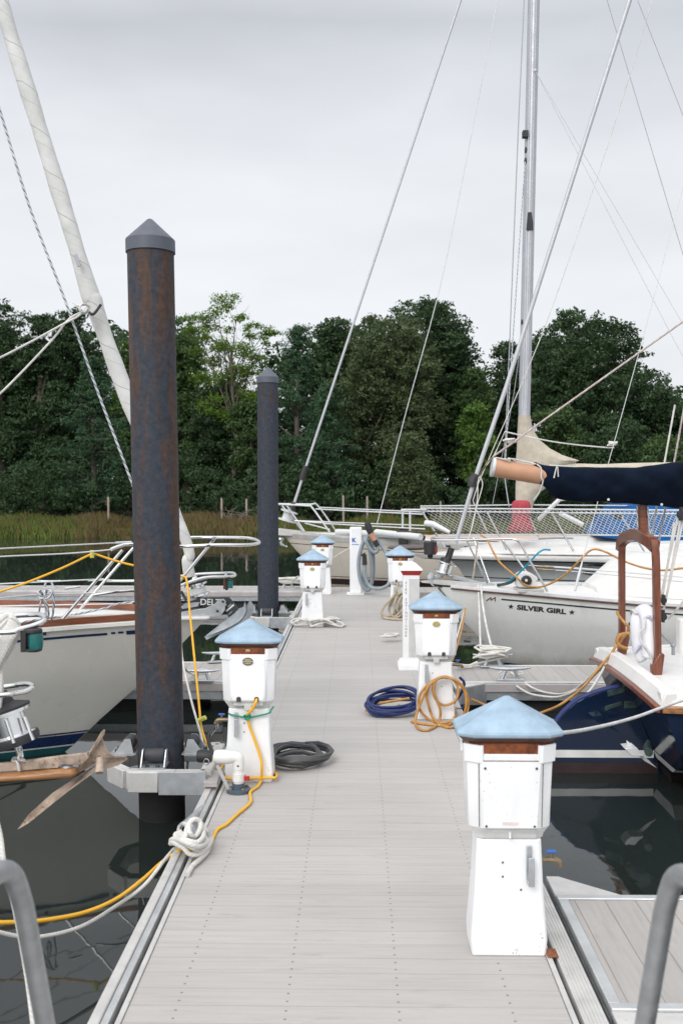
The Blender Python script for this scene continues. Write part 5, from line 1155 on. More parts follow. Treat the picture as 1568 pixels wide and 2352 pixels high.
# rudder
rp = [(870,845),(700,880),(500,950),(390,1010),(300,1090),(235,1160),(180,1240)]
ro = [w('C2',x,y,YC) for x,y in rp]
ro += [Vector((ro[-1].x-.10, YC, -.05)), Vector((ro[-1].x-.15, YC, -.28)), Vector((ro[-1].x-.12, YC, -.55)), Vector((XS+.42, YC, -.60)), Vector((XS+.24, YC, -.12)), Vector((XS+.04, YC, .38))]
ro = [Vector((p.x, YC-.022, p.z)) for p in ro]
rd = part('rudder', MB().prism(ro, (0, .044, 0)), M['hull_navy'], bf, bevel=.008)
edge = cr([Vector((p.x, YC, p.z)) for p in ro[:8]], 5)
part('rudder_edge', MB().tube(edge, .0235, 10), mat('blue_edge_paint', (.010,.022,.11), .6), rd)
xa = ro[-5].x+.015
part('rudder_stripe', MB().box(ro[7].x+.04, XS+.235, YC-.026, YC-.0225, -.175, -.115).box(ro[7].x+.04, XS+.235, YC+.0225, YC+.026, -.175, -.115), M['stripe_white'], rd)
part('rudder_antifouling', MB().box(ro[7].x+.02, XS+.27, YC-.0255, YC-.0225, -.33, -.215), M['stripe_maroon'], rd)
for fr_pts in ([(745,890),(930,855),(935,905),(750,955)], [(718,1060),(900,1005),(905,1045),(722,1108)]):
    part('strap', MB().prism([w('C2',x,y,YC-.030) for x,y in fr_pts], (0,.06,0)), M['bronze'], rd, bevel=.002)
part('gudgeon', MB().box(*(lambda p: (p.x-.03,p.x+.07,p.y-.03,p.y+.03,p.z-.03,p.z+.03))(w('C2',960,1035,YC))), M['bronze'], bf, bevel=.006)
part('tiller_head', MB().box(*(lambda p: (p.x-.03,p.x+.03,p.y-.025,p.y+.025,p.z-.04,p.z+.05))(w('C2',965,820,YC))), M['black'], bf, bevel=.006)
# stern step plate and fitting on the quarter
part('step_plate', MB().prism([w('C2',x,y,7.35) for x,y in ((935,1515),(1060,1502),(1150,1598),(1130,1600),(1010,1598))], (0,.14,.0)), M['white_metal'], bf, bevel=.004)
part('transom_stripe', MB().prism([w('C2',x,y,7.42) for x,y in ((955,1428),(975,1440),(1150,1600),(1280,1725),(1150,1650),(1100,1605),(960,1500))], (0,.012,0)), M['stripe_white'], bf)  # the transom's boot stripe and its reflection, modelled as one white strip
part('exhaust', MB().tube([w('C2',1195,1560,7.25), w('C2',1185,1510,7.4), w('C2',1190,1440,7.5)], [.03,.035,.018], 12), M['bronze'], bf)
# mahogany gallows
D1, D2 = 8.55, 7.60
gt = [w('B8',865,2140,D1), w('B8',865,1500,D1), w('B8',865,1050,D1), w('B8',880,900,D1-.06), w('B8',930,850,D1-.22), w('B8',1010,835,8.1), w('B8',1100,865,7.85), w('B8',1180,925,D2+.03), w('B8',1215,1050,D2), w('B8',1225,1600,D2), w('B8',1235,2150,D2), w('B8',1240,2420,D2)]
gp = gt
def barpath(pts, wx, wy, name, m, par):
    rings = []; P = cr(pts, 5)
    for i, p in enumerate(P):
        t = (P[min(i+1,len(P)-1)]-P[max(i-1,0)]).normalized(); xx = Vector((1,0,0)); n_ = t.cross(xx).normalized(); rings.append([p+xx*wx+n_*wy, p+xx*wx-n_*wy, p-xx*wx-n_*wy, p-xx*wx+n_*wy])
    return part(name, MB().loft(rings), m, par, bevel=.008)
barpath(gp, .024, .030, 'gallows', M['teak_v'], bf)
barpath([w('B8',850,1010,D1)+Vector((-.0,0,0)), w('B8',872,905,D1-.05), w('B8',1000,845,8.12), w('B8',1130,900,7.75), w('B8',1215,975,D2)], .032, .046, 'gallows_cap', M['teak_v'], bf)
part('gallows_foot', MB().prism([w('C2',x,y,D1-.03) for x,y in ((870,270),(985,270),(990,320),(940,565),(865,560))], (0,.06,0)), M['teak_v'], bf, bevel=.008)
part('gallows_foot', MB().prism([w('C2',x,y,D2-.035) for x,y in ((1235,800),(1232,620),(1265,560),(1310,480),(1368,490),(1370,510),(1330,808))], (0,.07,0)), M['teak_v'], bf, bevel=.01)
pp = w('B8',1083,845,8.05); part('boom_crutch', MB().box(pp.x-.033,pp.x+.033,8.02,8.09,pp.z-.02,w('B8',1083,545,8.05).z+.08), M['teak'], bf, bevel=.006)
part('stanchion', MB().tube([w('C2',1310,260,7.7), w('C2',1445,385,7.75)], .009, 8).tube([w('C2',1460,395,7.75), w('C2',1460,500,7.75)], .015, 8).ball(w('C2',1458,395,7.75), .022), M['wire_dark'], bf)
part('deck_light', MB().tube([w('C2',1050,680,8.0), w('C2',1030,640,8.0), w('C2',1020,600,8.0)], [.035,.02,.026], 12), M['bronze'], bf)
part('winch', MB().tube([w('C2',1010,245,8.6), w('C2',1010,150,8.6)], .028, 12), M['black'], bf)
# boom with navy cover
bo = [W(1128,1073,YC), W(1180,1081,YC), W(1240,1092,YC)]; bdir = (bo[2]-bo[0]).normalized(); 
part('boom', MB().tube([bo[0]+Vector((0,0,0)), bo[2], W(1600,1150,YC), W(2300,1230,YC)], .072, 24), M['boom'], bf)
part('boom_end', MB().lathe(bo[0]+Vector((.012,0,0)), [(.074,-.012),(.078,-.004),(.076,.012),(.02,.014)], 24, -bdir), M['white_metal'], bf)
part('outhaul', MB().tube(cr([w('A3',540,180,YC-.02), w('A3',600,190,YC-.06), w('A3',640,188,YC-.05), w('A3',760,215,YC-.05)],4), .006, 6).tube(cr([w('A3',560,185,YC), w('A3',620,200,YC-.06), w('A3',610,182,YC-.03), w('A3',650,200,YC-.05)],4), .005, 6), M['rope'], bf)
prof = [(1229,1061,1103,.45),(1238,1064,1112,.6),(1250,1067,1120,.75),(1262,1070,1135,.9),(1276,1070,1145,1),(1300,1072,1150,1.1),(1340,1073,1153,1.2),(1380,1073,1152,1.25),(1420,1074,1155,1.25),(1460,1073,1158,1.25),(1500,1069,1162,1.3),(1540,1062,1166,1.35),(1568,1061,1168,1.35),(1620,1052,1176,1.4),(1720,1030,1190,1.4),(1900,990,1215,1.4),(2150,950,1240,1.3)]
prof = [tuple(np.interp(x_, [p[0] for p in prof], [p[j] for p in prof]) if j else x_ for j in range(4)) for x_ in list(range(1229,1700,12))+[1740,1820,1900,2020,2150]]
rings = []
for i, (px_, t_, b_, tk) in enumerate(prof):
    c = W(px_, (t_+b_)/2, YC); h = (W(px_, t_, YC)-W(px_, b_, YC)).length/2; n = 28; rg = []
    for k_ in range(n):
        a = 2*math.pi*k_/n; yy = .095*tk*math.cos(a)*(1+.10*math.sin(a)); f = 1+.10*math.sin(2*a+px_*.031)+.06*math.sin(5*a-px_*.07)+.04*math.sin(8*a+px_*.11)
        rg.append(c+Vector((.02*math.sin(3*a+px_*.05), yy*f, h*math.sin(a)*(1+.012*math.sin(px_*.09)))))
    rings.append(rg)
part('sail_cover', MB().loft(rings), M['navy_canvas'], bf, sharp=70)
for x, y in ((725,483),(1277,535)): part('grommet', MB().lathe(w('B8',x,y,YC-.115), [(.010,0),(.010,.003),(.004,.004)], 14, (0,-1,0)), M['white_metal'], bf)
part('cover_tie', MB().tube(cr([w('A3',765,215,YC-.09), w('A3',790,240,YC-.1), w('A3',790,290,YC-.1), w('A3',800,310,YC-.09), w('A3',780,370,YC-.06), w('A3',750,412,YC-.04)],4), .006, 6).tube(cr([w('A3',860,292,YC-.12), w('A3',878,225,YC-.12), w('A3',884,285,YC-.12)],4), .005, 6).tube([w('A3',835,222,YC-.08), w('A3',970,230,YC-.08)], .005, 6), M['rope'], bf)
# mainsheet tackle at the right edge
for x0_, y0_, x1_, y1_ in ((1450,640,1262,1530),(1410,720,1285,1500),(1475,680,1330,1480),(1500,700,1300,1620)):
    part('mainsheet', MB().tube([w('B8',x0_,y0_,7.75), w('B8',x1_,y1_,7.75)], .009, 8), M['rope'], bf)
for x, y, s_ in ((1295,1530,1),(1290,1700,1.2),(1478,640,1.3)):
    p = w('B8',x,y,7.72); part('block', MB().tube([p+Vector((0,-.02,0)), p+Vector((0,.02,0))], .024*s_, 14).box(p.x-.010,p.x+.010,p.y-.022,p.y+.022,p.z-.035*s_,p.z+.045*s_), M['black'], bf, bevel=.003)
part('sheet_line', MB().tube(cr([w('B8',1350,1720,7.7), w('B8',1420,1640,7.6), w('B8',1502,1540,7.5), W(1640,1300,7.4)],4), .009, 8), M['rope'], bf)
for a_, b_, m_ in (((1325,0),(1170,870),'rope'),((1425,0),(1245,940),'rope_red')):
    part('topping_lift', MB().tube([w('B8',a_[0]+90,-500,8.25), w('B8',*a_,8.25), w('B8',*b_,8.25)], .008, 8), M[m_], bf)
for x in (1020,1130): part('crutch_line', MB().tube([w('B8',x,550,8.0), w('B8',x+(10 if x < 1100 else 30),860,8.0)], .007, 6), M['rope_blue'], bf)
line('boom_lift', [w('A3',530,172,YC), w('A3',620,110,YC-.02), w('A3',770,0,YC), W(1568,738,YC), W(1800,570,YC)], .008, M['rope_red'], 'flecked line rising right from the tip of the tan boom', sm=0)
line('rope_knot', bundle(w('A3',618,108,YC), (.045,.03,.03), 3, 9), .008, M['rope'], 'small knot near the tip of the tan boom', sm=0)
part('boom_tip_shackle', MB().tube(cr([w('A3',525,180,YC), w('A3',495,205,YC), w('A3',480,235,YC), w('A3',450,280,YC+.2)],3), .007, 6), M['brass'], bf)
# horseshoe buoy hanging inside the gallows
hb = [w('C2',1160,560,7.78), w('C2',1110,480,7.80), w('C2',1085,300,7.82), w('C2',1080,150,7.84), w('C2',1110,60,7.86), w('C2',1160,40,7.80), w('C2',1195,120,7.72), w('C2',1200,280,7.68), w('C2',1200,430,7.66), w('C2',1190,540,7.66)]
P = cr(hb, 7); rr = [.052+.012*math.sin(math.pi*min(i,len(P)-1-i)/len(P)) for i in range(len(P))]; rr[0] = .02; rr[1] = .042; rr[-1] = .02; rr[-2] = .042
hbo = solo('horseshoe_buoy', MB().tube(P, rr, 18), M['buoy'], 'white horseshoe lifebuoy hanging inside the mahogany gallows', 'lifebuoy', sharp=80)
lil = mat('pale_lilac_webbing', (.55,.53,.66), .8)
part('buoy_strap', MB().tube(cr([w('C2',1115,150,7.72), w('C2',1190,85,7.66), w('C2',1215,120,7.66), w('C2',1240,180,7.66)],4), .014, 6), lil, hbo)
part('buoy_strap', MB().tube(cr([w('C2',1040,470,7.76), w('C2',1110,400,7.72), w('C2',1170,440,7.62), w('C2',1250,590,7.62)],4), .012, 6), lil, hbo)
line('buoy_line', [w('C2',1000,60,7.9), w('C2',1010,10,7.85), w('C2',1060,50,7.8), w('C2',1140,20,7.75), w('C2',1150,190,7.62), w('C2',1095,260,7.62), w('C2',1110,350,7.62), w('C2',1190,460,7.6), w('C2',1225,560,7.6), w('C2',1225,700,7.6), w('C2',1180,755,7.6), w('C2',1120,720,7.65), w('C2',1100,640,7.7)], .008, M['rope'], 'thin white cord looped over the horseshoe lifebuoy', sm=5)
# ================================================================ cleats with lines
cl = g('C3', 850, 1090, .02)
cleat(-.93, w('C3',850,1030,5.55).y, .02, 'dock cleat buried under the white rope heap at the left dock edge', R(78), 1.25)
kn = [g('C3',790,1235,.045)]
kp = [('C3',660,1120,.05),('C3',760,1110,.09),('C3',850,1150,.10),('C3',930,1190,.05),('C3',1000,1150,.05),('C3',1010,1060,.06),('C3',960,960,.10),('C3',900,900,.16),('C3',840,920,.18),('C3',830,1000,.16),('C3',880,1060,.12),
      ('C3',930,990,.15),('C3',930,920,.18),('C3',870,900,.20),('C3',820,960,.17),('C3',790,1040,.13),('C3',740,1000,.11),('C3',770,945,.13),('C3',820,960,.16),('C3',790,1060,.13),('C3',720,1030,.11),('C3',710,1060,.10),('C3',800,1090,.12),('C3',900,1110,.11),
      ('C3',960,1060,.12),('C3',960,1000,.13),('C3',930,940,.16),('C3',960,1040,.11),('C3',990,1100,.08),('C3',930,1150,.09),('C3',820,1120,.12),('C3',700,1080,.09),('C3',665,1100,.06),('C3',720,1130,.08),('C3',780,1160,.07),('C3',830,1215,.045),('C3',900,1225,.04),
      ('C3',970,1190,.04),('C3',1030,1110,.05),('C3',1030,1060,.06),('C3',990,1010,.10),('C3',1020,1100,.04),('C3',1000,1190,.022),('C3',940,1260,.02),('C3',880,1310,.02),('A5',1180,370,.014),('A5',1152,418,.014)]
line('dock_line', [g(*k_) for k_ in kp], .0135, M['rope'], 'thick white rope heaped over a cleat on the left dock edge', sm=6, seg=10)
cleat(*( (lambda p:(p.x,p.y))(g('A4',1400,205,.02))), .018, 'cleat on the left side dock with a cream line around it', 0, 1.15)
line('dock_line', [W(418,1582,8.6), g('B1',0,520,.5)] if False else [w('A4',1255,60,8.6), w('A4',1270,100,9.2), w('A4',1300,140,9.9), w('A4',1340,160,10.3), w('A4',1370,130,10.5), w('A4',1430,130,10.5), w('A4',1450,160,10.45), w('A4',1390,150,10.4), w('A4',1350,180,10.35), w('A4',1400,205,10.3), w('A4',1480,215,10.3)], .010, M['rope'], 'cream mooring line ending at the cleat on the left side dock', sm=5)
pL = w('A4',1510,80,11.05); cleat(g('A4',1500,90,.02).x, 11.1, .018, 'cleat at the back edge of the left side dock beside first pedestal', R(20), 1.2)
# far cross dock cleats
pz = g('B7',310,985,0.0); cleat(pz.x, 19.2, -.0, 'far cleat wrapped with pale rope between slim pile and pedestal', 0, 1.6)
line('dock_line', bundle((pz.x, 19.2, .07), (.26,.09,.10), 4, 11)+[w('B7',345,915,18.9), w('B7',400,880,18.5)], .022, M['rope'], 'pale rope hitched on the far cleat and led to the pedestal', sm=0)
pz = g('C1',700,60,0); cleat(pz.x, 19.3, 0, 'small far cleat on the cross dock above the hitched blue-fleck line', 0, 1.5)
# right side dock cleats and lines
c1 = g('A3',620,1400,.02); cleat(c1.x, c1.y, .018, 'galvanised cleat on the right side dock holding two white mooring lines', 0, 1.35)
line('mooring_line', [w('A3',560,1362,10.35), w('A3',590,1345,10.3), w('A3',650,1345,10.3), w('A3',690,1362,10.3), w('A3',640,1372,10.28), w('A3',590,1360,10.3), w('A3',580,1375,10.3), w('A3',640,1420,10.1), w('A3',720,1470,9.7), w('A3',820,1490,9.4), w('A3',900,1488,9.2), w('A3',980,1455,9.0), w('A3',1060,1390,8.8), w('A3',1140,1310,8.6), w('A3',1175,1275,8.5), w('A3',1210,1272,8.5)], .0105, M['rope'], 'white mooring line sagging lowest from the right dock cleat to the navy stern', sm=6)
line('mooring_line', [w('A3',575,1370,10.3), w('A3',610,1350,10.28), w('A3',660,1385,10.2), w('A3',740,1440,9.9), w('A3',830,1470,9.5), w('A3',930,1470,9.2), w('A3',1010,1425,8.9), w('A3',1090,1345,8.7), w('A3',1165,1272,8.5)], .0105, M['rope'], 'upper white mooring line from the right dock cleat to the navy stern', sm=6)
line('mooring_line', [w('C2',860,560,8.5), w('C2',790,530,8.4), w('C2',760,545,8.35), w('C2',700,660,8.2), w('C2',600,830,8.05), w('C2',505,952,7.95), w('C2',470,1010,8.0)], .011, M['rope'], 'short white line from the navy stern down behind the rudder', sm=4)
line('mooring_line', [w('C2',1640,970,6.7), w('C2',1568,990,6.75), w('C2',1450,1030,6.7), w('C2',1300,1085,6.5), w('C2',1100,1160,6.2), w('C2',900,1220,5.9), w('C2',700,1270,5.6), w('C2',450,1320,5.2), w('C2',250,1345,4.9), W(1240,1686,4.75), W(1200,1720,4.7), W(1190,2019,4.85)], .0105, rope_mat('laid_white_line', (.66,.65,.64), twist=40), 'twisted white mooring line running from navy quarter behind nearest pedestal', sm=6, seg=10)
line('shore_cable', [w('C2',870,45,8.5), w('C2',850,40,8.5), w('C2',880,90,8.45), w('C2',940,160,8.4), w('C2',975,200,8.42), w('C2',960,260,8.45), w('C2',900,330,8.42), w('C2',860,390,8.4), w('C2',845,340,8.42), w('C2',880,280,8.38), w('C2',985,262,8.4), w('C2',900,280,8.36), w('C2',850,340,8.36), w('C2',880,395,8.36), w('C2',960,430,8.36), w('C2',900,420,8.38), w('C2',845,400,8.36), w('C2',780,500,8.3), w('C2',650,650,8.25), w('C2',500,830,8.2), w('C2',350,960,8.2), w('C2',200,1060,8.2), w('C2',0,1140,8.3), w('A6',600,340,8.4), w('A6',450,290,8.6), w('A6',360,240,8.75), w('A6',280,205,8.75)], .0115, M['hose_orange'], 'tan shore cord hanging from the gallows leg across to the right pedestal', cat='cord', sm=6)
line('shore_cable', [w('A3',460,605,12.9), w('A3',495,630,12.8), w('A3',530,700,12.6), w('A3',570,760,12.4), w('A3',650,830,12.1), w('A3',690,870,12.1), w('A3',740,888,12.1), w('A3',800,885,12.0), w('A3',870,855,11.9), w('A3',940,805,11.8), w('A3',1000,745,11.7), w('A3',1050,695,11.7), w('A3',1090,682,11.7), w('A3',1150,700,11.65), w('A3',1240,745,11.6), w('A3',1340,780,11.5), w('A3',1450,797,11.4), w('A3',1568,785,11.3), W(1680,1290,11.2)], .0125, M['hose_tan'] if False else M['hose_orange'], 'long tan shore cord looping along the lifelines of the star-lettered boat', cat='cord', sm=6)
# bow lines of the lettered boat
line('bow_line', [w('A3',445,880,12.6), w('A3',450,960,12.4), w('A3',455,1100,12.0), w('A3',460,1262,11.2)], .013, M['rope'], 'left of two white lines hanging from the lettered bow', sm=4)
line('bow_line', [w('A3',462,880,12.6), w('A3',468,960,12.3), w('A3',490,1100,11.8), w('A3',528,1255,11.1)], .013, M['rope'], 'right of two white lines hanging from the lettered bow', sm=4)
c2 = g('A3',510,1305,.02); cleat(c2.x, 10.85, .018, 'cleat hidden in white rope under the lettered bow', 0, 1.4)
line('dock_line', bundle((c2.x, 10.85, .06), (.16,.08,.12), 6, 21)+[w('A3',430,1310,10.85), w('A3',400,1330,10.8), w('A3',340,1325,10.75), w('A3',300,1305,10.7), w('A3',330,1318,10.65), w('A3',400,1318,10.7), w('A3',440,1300,10.75)], .012, M['rope'], 'white rope heap on the cleat under the lettered bow', sm=0)
line('hanging_line', [w('A3',375,1005,12.0), w('A3',360,1100,11.6), w('A3',335,1200,11.0), w('A3',305,1290,10.2)], .011, M['hose_orange'], 'tan line slanting down behind the right pedestal', sm=4)
line('hanging_line', [w('A3',370,1020,12.0), w('A3',345,1110,11.6), w('A3',328,1170,11.2)], .009, M['rope'], 'thin grey-white line beside the slanting tan line', sm=4)
line('hanging_line', [w('B7',710,712,18.6), w('B7',880,612,19.5), w('B7',940,575,20.5)], .012, M['rope'], 'taut white line from farthest pedestal to the beige boat', sm=0)
# ================================================================ cords and hoses
yc = [W(-120,1400,7.3), W(0,1359,7.5), W(60,1339,7.6), W(143,1305,7.8), W(206,1275,7.95), W(219,1273,7.97), W(259,1286,7.98), W(304,1298,8.0), W(360,1308,8.05), W(415,1323,8.1), W(429,1334,8.1), W(436,1404,8.0), W(446,1504,7.8), W(458,1625,7.5), W(462,1668,7.35), W(474,1705,7.2), W(491,1728,7.1), W(520,1738,7.0), W(545,1736,6.95)]
o = line('shore_cable', yc, .009, M['yellow'], 'orange-yellow cord draped over the lifeline and down to left pedestal', cat='cord', sm=8, seg=10)
part('cord_tie', MB().tube([W(212,1264,7.93), W(212,1281,7.93)], .017, 8), M['tape'], o); part('cord_tie', MB().tube([W(456,1655,7.36), W(472,1648,7.34)], .017, 8), M['tape'], o)
line('dock_line', [W(416,1470,8.2), W(420,1520,8.0), W(440,1610,7.6), W(461,1685,7.2), W(470,1725,7.0), W(481,1758,6.75), W(488,1790,6.6)], .0085, M['rope'], 'white line descending beside the orange-yellow cord to the dock', sm=5)
yp = PFY-.148
y2 = [w('B1',672,950,yp+.03), w('B1',665,985,yp-.01), w('B1',650,1020,yp-.01), w('B1',625,1065,yp), w('B1',590,1100,yp+.02), w('B1',575,1125,yp+.03), w('B1',590,1160,yp+.03), w('B1',610,1230,yp+.03), w('B1',640,1310,yp+.025), w('B1',680,1420,yp+.02), w('B1',710,1520,yp+.01), w('B1',718,1600,yp), w('B1',715,1690,6.62)]
y3 = [g('B1',712,1715,.02), g('B1',680,1770,.013), g('B1',610,1825,.012), W(575,1845,6.2), G(545,1870,.012), G(520,1893,.012), G(500,1905,.012), G(489,1925,.012), G(486,1940,.02)]
y3 = [g('B1',712,1715,.02), g('B1',680,1770,.013), g('B1',610,1825,.012), G(575,1843,.012), G(545,1870,.012), G(520,1893,.012), G(500,1905,.012), G(489,1925,.012), G(480,1945,.03), G(455,1952,.04), g('C3',780,1170,.03), g('C3',700,1215,.012), W(370,1982,5.3), W(330,2018,5.1), W(270,2063,4.85), W(200,2094,4.65), W(120,2111,4.45), W(40,2118,4.3), W(-60,2112,4.2), W(-300,2060,4.3)]
line('shore_cable', y2+y3, .0095, M['yellow'], 'bright yellow cord from left pedestal outlet along the dock and over the water', cat='cord', sm=8, seg=10)
y4 = [w('B1',370,1560,6.9), w('B1',335,1620,6.72), w('B1',340,1660,6.66), w('B1',400,1695,6.62), w('B1',550,1700,6.62), w('B1',700,1690,6.62), w('B1',800,1688,6.62), w('B1',840,1690,6.63), w('B1',857,1670,6.70), w('B1',845,1650,6.78), w('B1',830,1650,6.86), (-.60,6.93,.05), (-.75,6.94,.05), (-.9,6.93,.05), (-.93,6.85,.05), w('B1',385,1560,6.9)]
line('shore_cable', y4, .009, M['yellow'], 'orange cord loop tied round the foot of the left pedestal', cat='cord', sm=7, seg=10)
gr = [w('B1',412,1095,6.64), w('B1',430,1108,6.64), w('B1',500,1122,6.64), w('B1',575,1135,6.64), w('B1',640,1128,6.64), w('B1',780,1095,6.64), w('B1',800,1070,6.64), w('B1',825,1035,6.69)]
o = line('cord_tie', gr, .006, M['green'], 'thin green cord tied across the front of the left pedestal', cat='cord', sm=5)
part('knot', MB().tube(bundle(w('B1',585,1135,6.625), (.018,.016,.03), 3, 5, flat=-.3), .006, 6), M['green'], o)
# white PVC standpipe
D_ = 6.42; st_ = thing('standpipe', 'white plastic elbow pipe with dark flange at the foot of left pedestal', 'pipe', g('C3',1290,650,0))
bs = g('C3',1287,645,0); xx = bs.x; yy = bs.y
def px2(x, y): return w('C3', x, y, yy)
part('riser', MB().tube([px2(1288,600), px2(1288,380)], .034, 18), M['pvc'], st_)
part('collar', MB().tube([px2(1288,540), px2(1288,470)], .040, 18).tube([px2(1288,430), px2(1288,385)], .038, 18), M['pvc'], st_)
part('elbow', MB().tube(cr([px2(1288,400), px2(1286,345), px2(1270,325), px2(1220,322)],6), .038, 18), M['pvc'], st_)
part('valve_body', MB().tube([px2(1240,325), px2(1190,325), px2(1150,322), px2(1090,320), px2(1060,318)], [.036,.044,.047,.045,.036], 18), M['pvc'], st_)
part('coupling', MB().tube([px2(1040,318), px2(1025,318), px2(925,315), px2(905,315)], [.036,.042,.042,.034], 14), M['black'], st_)
part('ring', MB().tube([px2(1000+25*math.cos(a), 350+28*math.sin(a))+Vector((0,-.05,0)) for a in [i*math.pi/8 for i in range(17)]], .0035, 6), M['chrome'], st_)
part('base_flange', MB().lathe((xx,yy,0), [(.078,0),(.078,.022),(.042,.026),(.040,.06)], 24), M['pvc_grey'], st_)
for a in (.6,2.2,3.9,5.3): part('bolt', MB().lathe((xx+.062*math.cos(a),yy+.062*math.sin(a),.022), [(.011,0),(.011,.012),(.006,.016)], 6), M['brass'], st_)
part('brace', MB().beam(px2(1095,385)+Vector((0,-.03,0)), px2(1205,625)+Vector((0,-.02,0)), .022, .005, up=(0,1,0)), M['alu'], st_)
part('red_valve', MB().box(*(lambda a,b: (a.x,b.x,yy-.06,yy-.045,b.z,a.z))(px2(1345,475), px2(1398,520))), M['red'], st_, bevel=.004)
part('red_valve_stem', MB().tube([px2(1320,500), px2(1350,500)], .009, 8), M['red'], st_)
bh = line('drain_hose', [w('B1',270,1470,6.75), w('B1',240,1400,6.8), w('B1',225,1340,6.85), w('B1',235,1290,6.88), w('B1',300,1215,6.9), w('B1',350,1180,6.93)], .014, M['black'], 'black ribbed hose curving from the left pedestal tap to the pipe', cat='hose', sm=6)
part('hose_spring', MB().tube([w('B1',232+ (318-232)*t/24, 1300-(1300-1205)*t/24, 6.88)+Vector((.0,.018*math.cos(t*1.57),.018*math.sin(t*1.57))) for t in range(25)], .0035, 5), M['chrome'], bh)
# coils
def coil_px(frame, xs, n, seed, D, z=None): pass
bc_ = g('B1',1080,1560,.0); bl = g('B1',820,1560,0); br = g('B1',1380,1580,0)
blk = coil((-.335, 7.10, 0), .30, .26, 6, 3, h=.022, r=.016, jit=.16)
blk = coil((bc_.x-.04, bc_.y+.03, 0), (br.x-bl.x)*.47, .22, 8, 3, h=.034, r=.014, jit=.24)
line('garden_hose', blk, .0155, M['hose_black'], 'black hose coiled flat on the dock right of the left pedestal', cat='hose', sm=0, seg=8)
b0 = g('B2',540,2130,0)
blu = []
for i in range(9*14+1):
    t = i/14; a = t*2*math.pi+.5; j = math.sin(t*2.1)*.16; vx = .205*(1+.12*math.sin(t*1.7)); vy = .19*(1+.25*math.sin(t*2.9+1))
    u_ = vx*math.cos(a)+.02*math.sin(t*3); v_ = vy*math.sin(a+j)
    # the heap leans up against the pedestal: the far side of each loop is raised
    blu.append(Vector((b0.x+.01+u_+v_*.25, b0.y+.03+v_*.75, .014+max(0, (v_+.20))*(.30+.10*math.sin(t*1.9))+.006*t)))
o = line('garden_hose', [(b0.x-.17,b0.y+.22,.07),(b0.x-.05,b0.y+.24,.08)]+blu, .0125, M['hose_blue'], 'navy blue hose heaped in a coil on the dock left of right pedestal', cat='hose', sm=2, seg=8)
part('hose_end', MB().tube([w('B2',520,2110,b0.y-.05), w('B2',580,2060,b0.y-.02), w('B2',620,2030,b0.y)], [.014,.018,.012], 8), M['brass'], o)
part('hose_tail', MB().tube(cr([g('B2',275,2085,.01), g('B2',330,2045,.012), w('B2',430,2010,b0.y), w('B2',560,1985,b0.y+.03), w('B2',720,1960,b0.y+.06)],4), .012, 8), M['hose_orange'], o)
yo = P3Y-.15
def onf(v, fr, x, y, z=.013):
    return g(fr, x, y, z) if v.z < z else v
def B2w(x, y, d=0): return onf(w('B2', x, y, yo+d), 'B2', x, y)
orr = [(1090,1745),(1180,1760),(1270,1830),(1325,1950),(1325,2080),(1270,2190),(1160,2260),(1040,2235),(960,2150),(915,2020),(900,1920),(930,1820),(1010,1755),(1100,1735),(1200,1780),(1290,1880),(1310,2020),(1270,2140),(1160,2200),(1040,2215),(930,2180),(850,2110),(815,2030),
       (830,1920),(900,1830),(1000,1760),(1100,1740),(1180,1770),(1225,1860),(1215,1950),(1160,2010),(1080,2030),(1010,1990),(970,1900),(975,1800),(1030,1750),(1090,1740)]
o1 = [B2w(x, y, -.012*math.sin(i*.9)) for i, (x, y) in enumerate(orr)]
tail = [(1010,1760),(975,1830),(980,1910),(1010,1990),(1040,2080),(1035,2180),(990,2250),(900,2290),(820,2275),(780,2210),(800,2110),(860,1950),(930,1820),(1040,1745),(1100,1742)]
o1 += [B2w(x, y, -.04) for x, y in tail]
oh = line('garden_hose', o1, .0115, M['hose_orange'], 'tan-orange hose looped on the hook of the right pedestal', cat='hose', sm=6, seg=8)
line('garden_hose', [g('B2',740,2200,.012), g('B2',850,2222,.012), g('B2',1000,2238,.012), g('B2',1130,2235,.012), (.84,8.5,.03), (.86,8.7,.05)], .0115, M['hose_orange'], 'tan hose length lying along the foot of the right pedestal', cat='hose', sm=5)
line('garden_hose', [w('B2',1240,1740,8.75), w('B2',1285,1790,8.75), w('B2',1280,1850,8.75), w('B2',1240,1930,8.78), w('B2',1190,1990,8.8), w('B2',1170,2060,8.85), w('B2',1260,2070,8.85), w('B2',1290,2030,8.85)], .0125, M['hose_blue'], 'dark blue hose hanging from the tap of the right pedestal', cat='hose', sm=5)
# tan cord on the far right pedestal
y6 = 15.05-.16
tc_ = [(600,755),(580,860),(555,900),(600,880),(660,850),(720,840),(700,900),(640,980),(590,1040),(540,1090),(470,1110),(435,1080),(450,1010),(520,930),(600,870),(680,845),(720,880),(690,1000),(640,1090),(590,1100),(560,1040),(570,950),(620,880),(690,850),(730,900),(690,1020),(610,1110),(500,1130),(430,1100),(440,1040),(500,960),(570,890),(650,850),
       (720,860),(700,960),(620,1070),(560,1110),(510,1060),(520,980),(590,890),(690,845),(740,900),(720,1040),(650,1100),(600,1060),(610,960),(660,880),(740,870),(760,1000),(720,1130),(600,1140),(480,1130)]
line('shore_cable', [onf(w('B2',x,y,y6-.03*math.sin(i*1.3)), 'B2', x, y, .02) for i,(x,y) in enumerate(tc_)], .017, M['hose_tan'], 'tan cord bunched in loops on the far right pedestal', cat='cord', sm=5, seg=8)
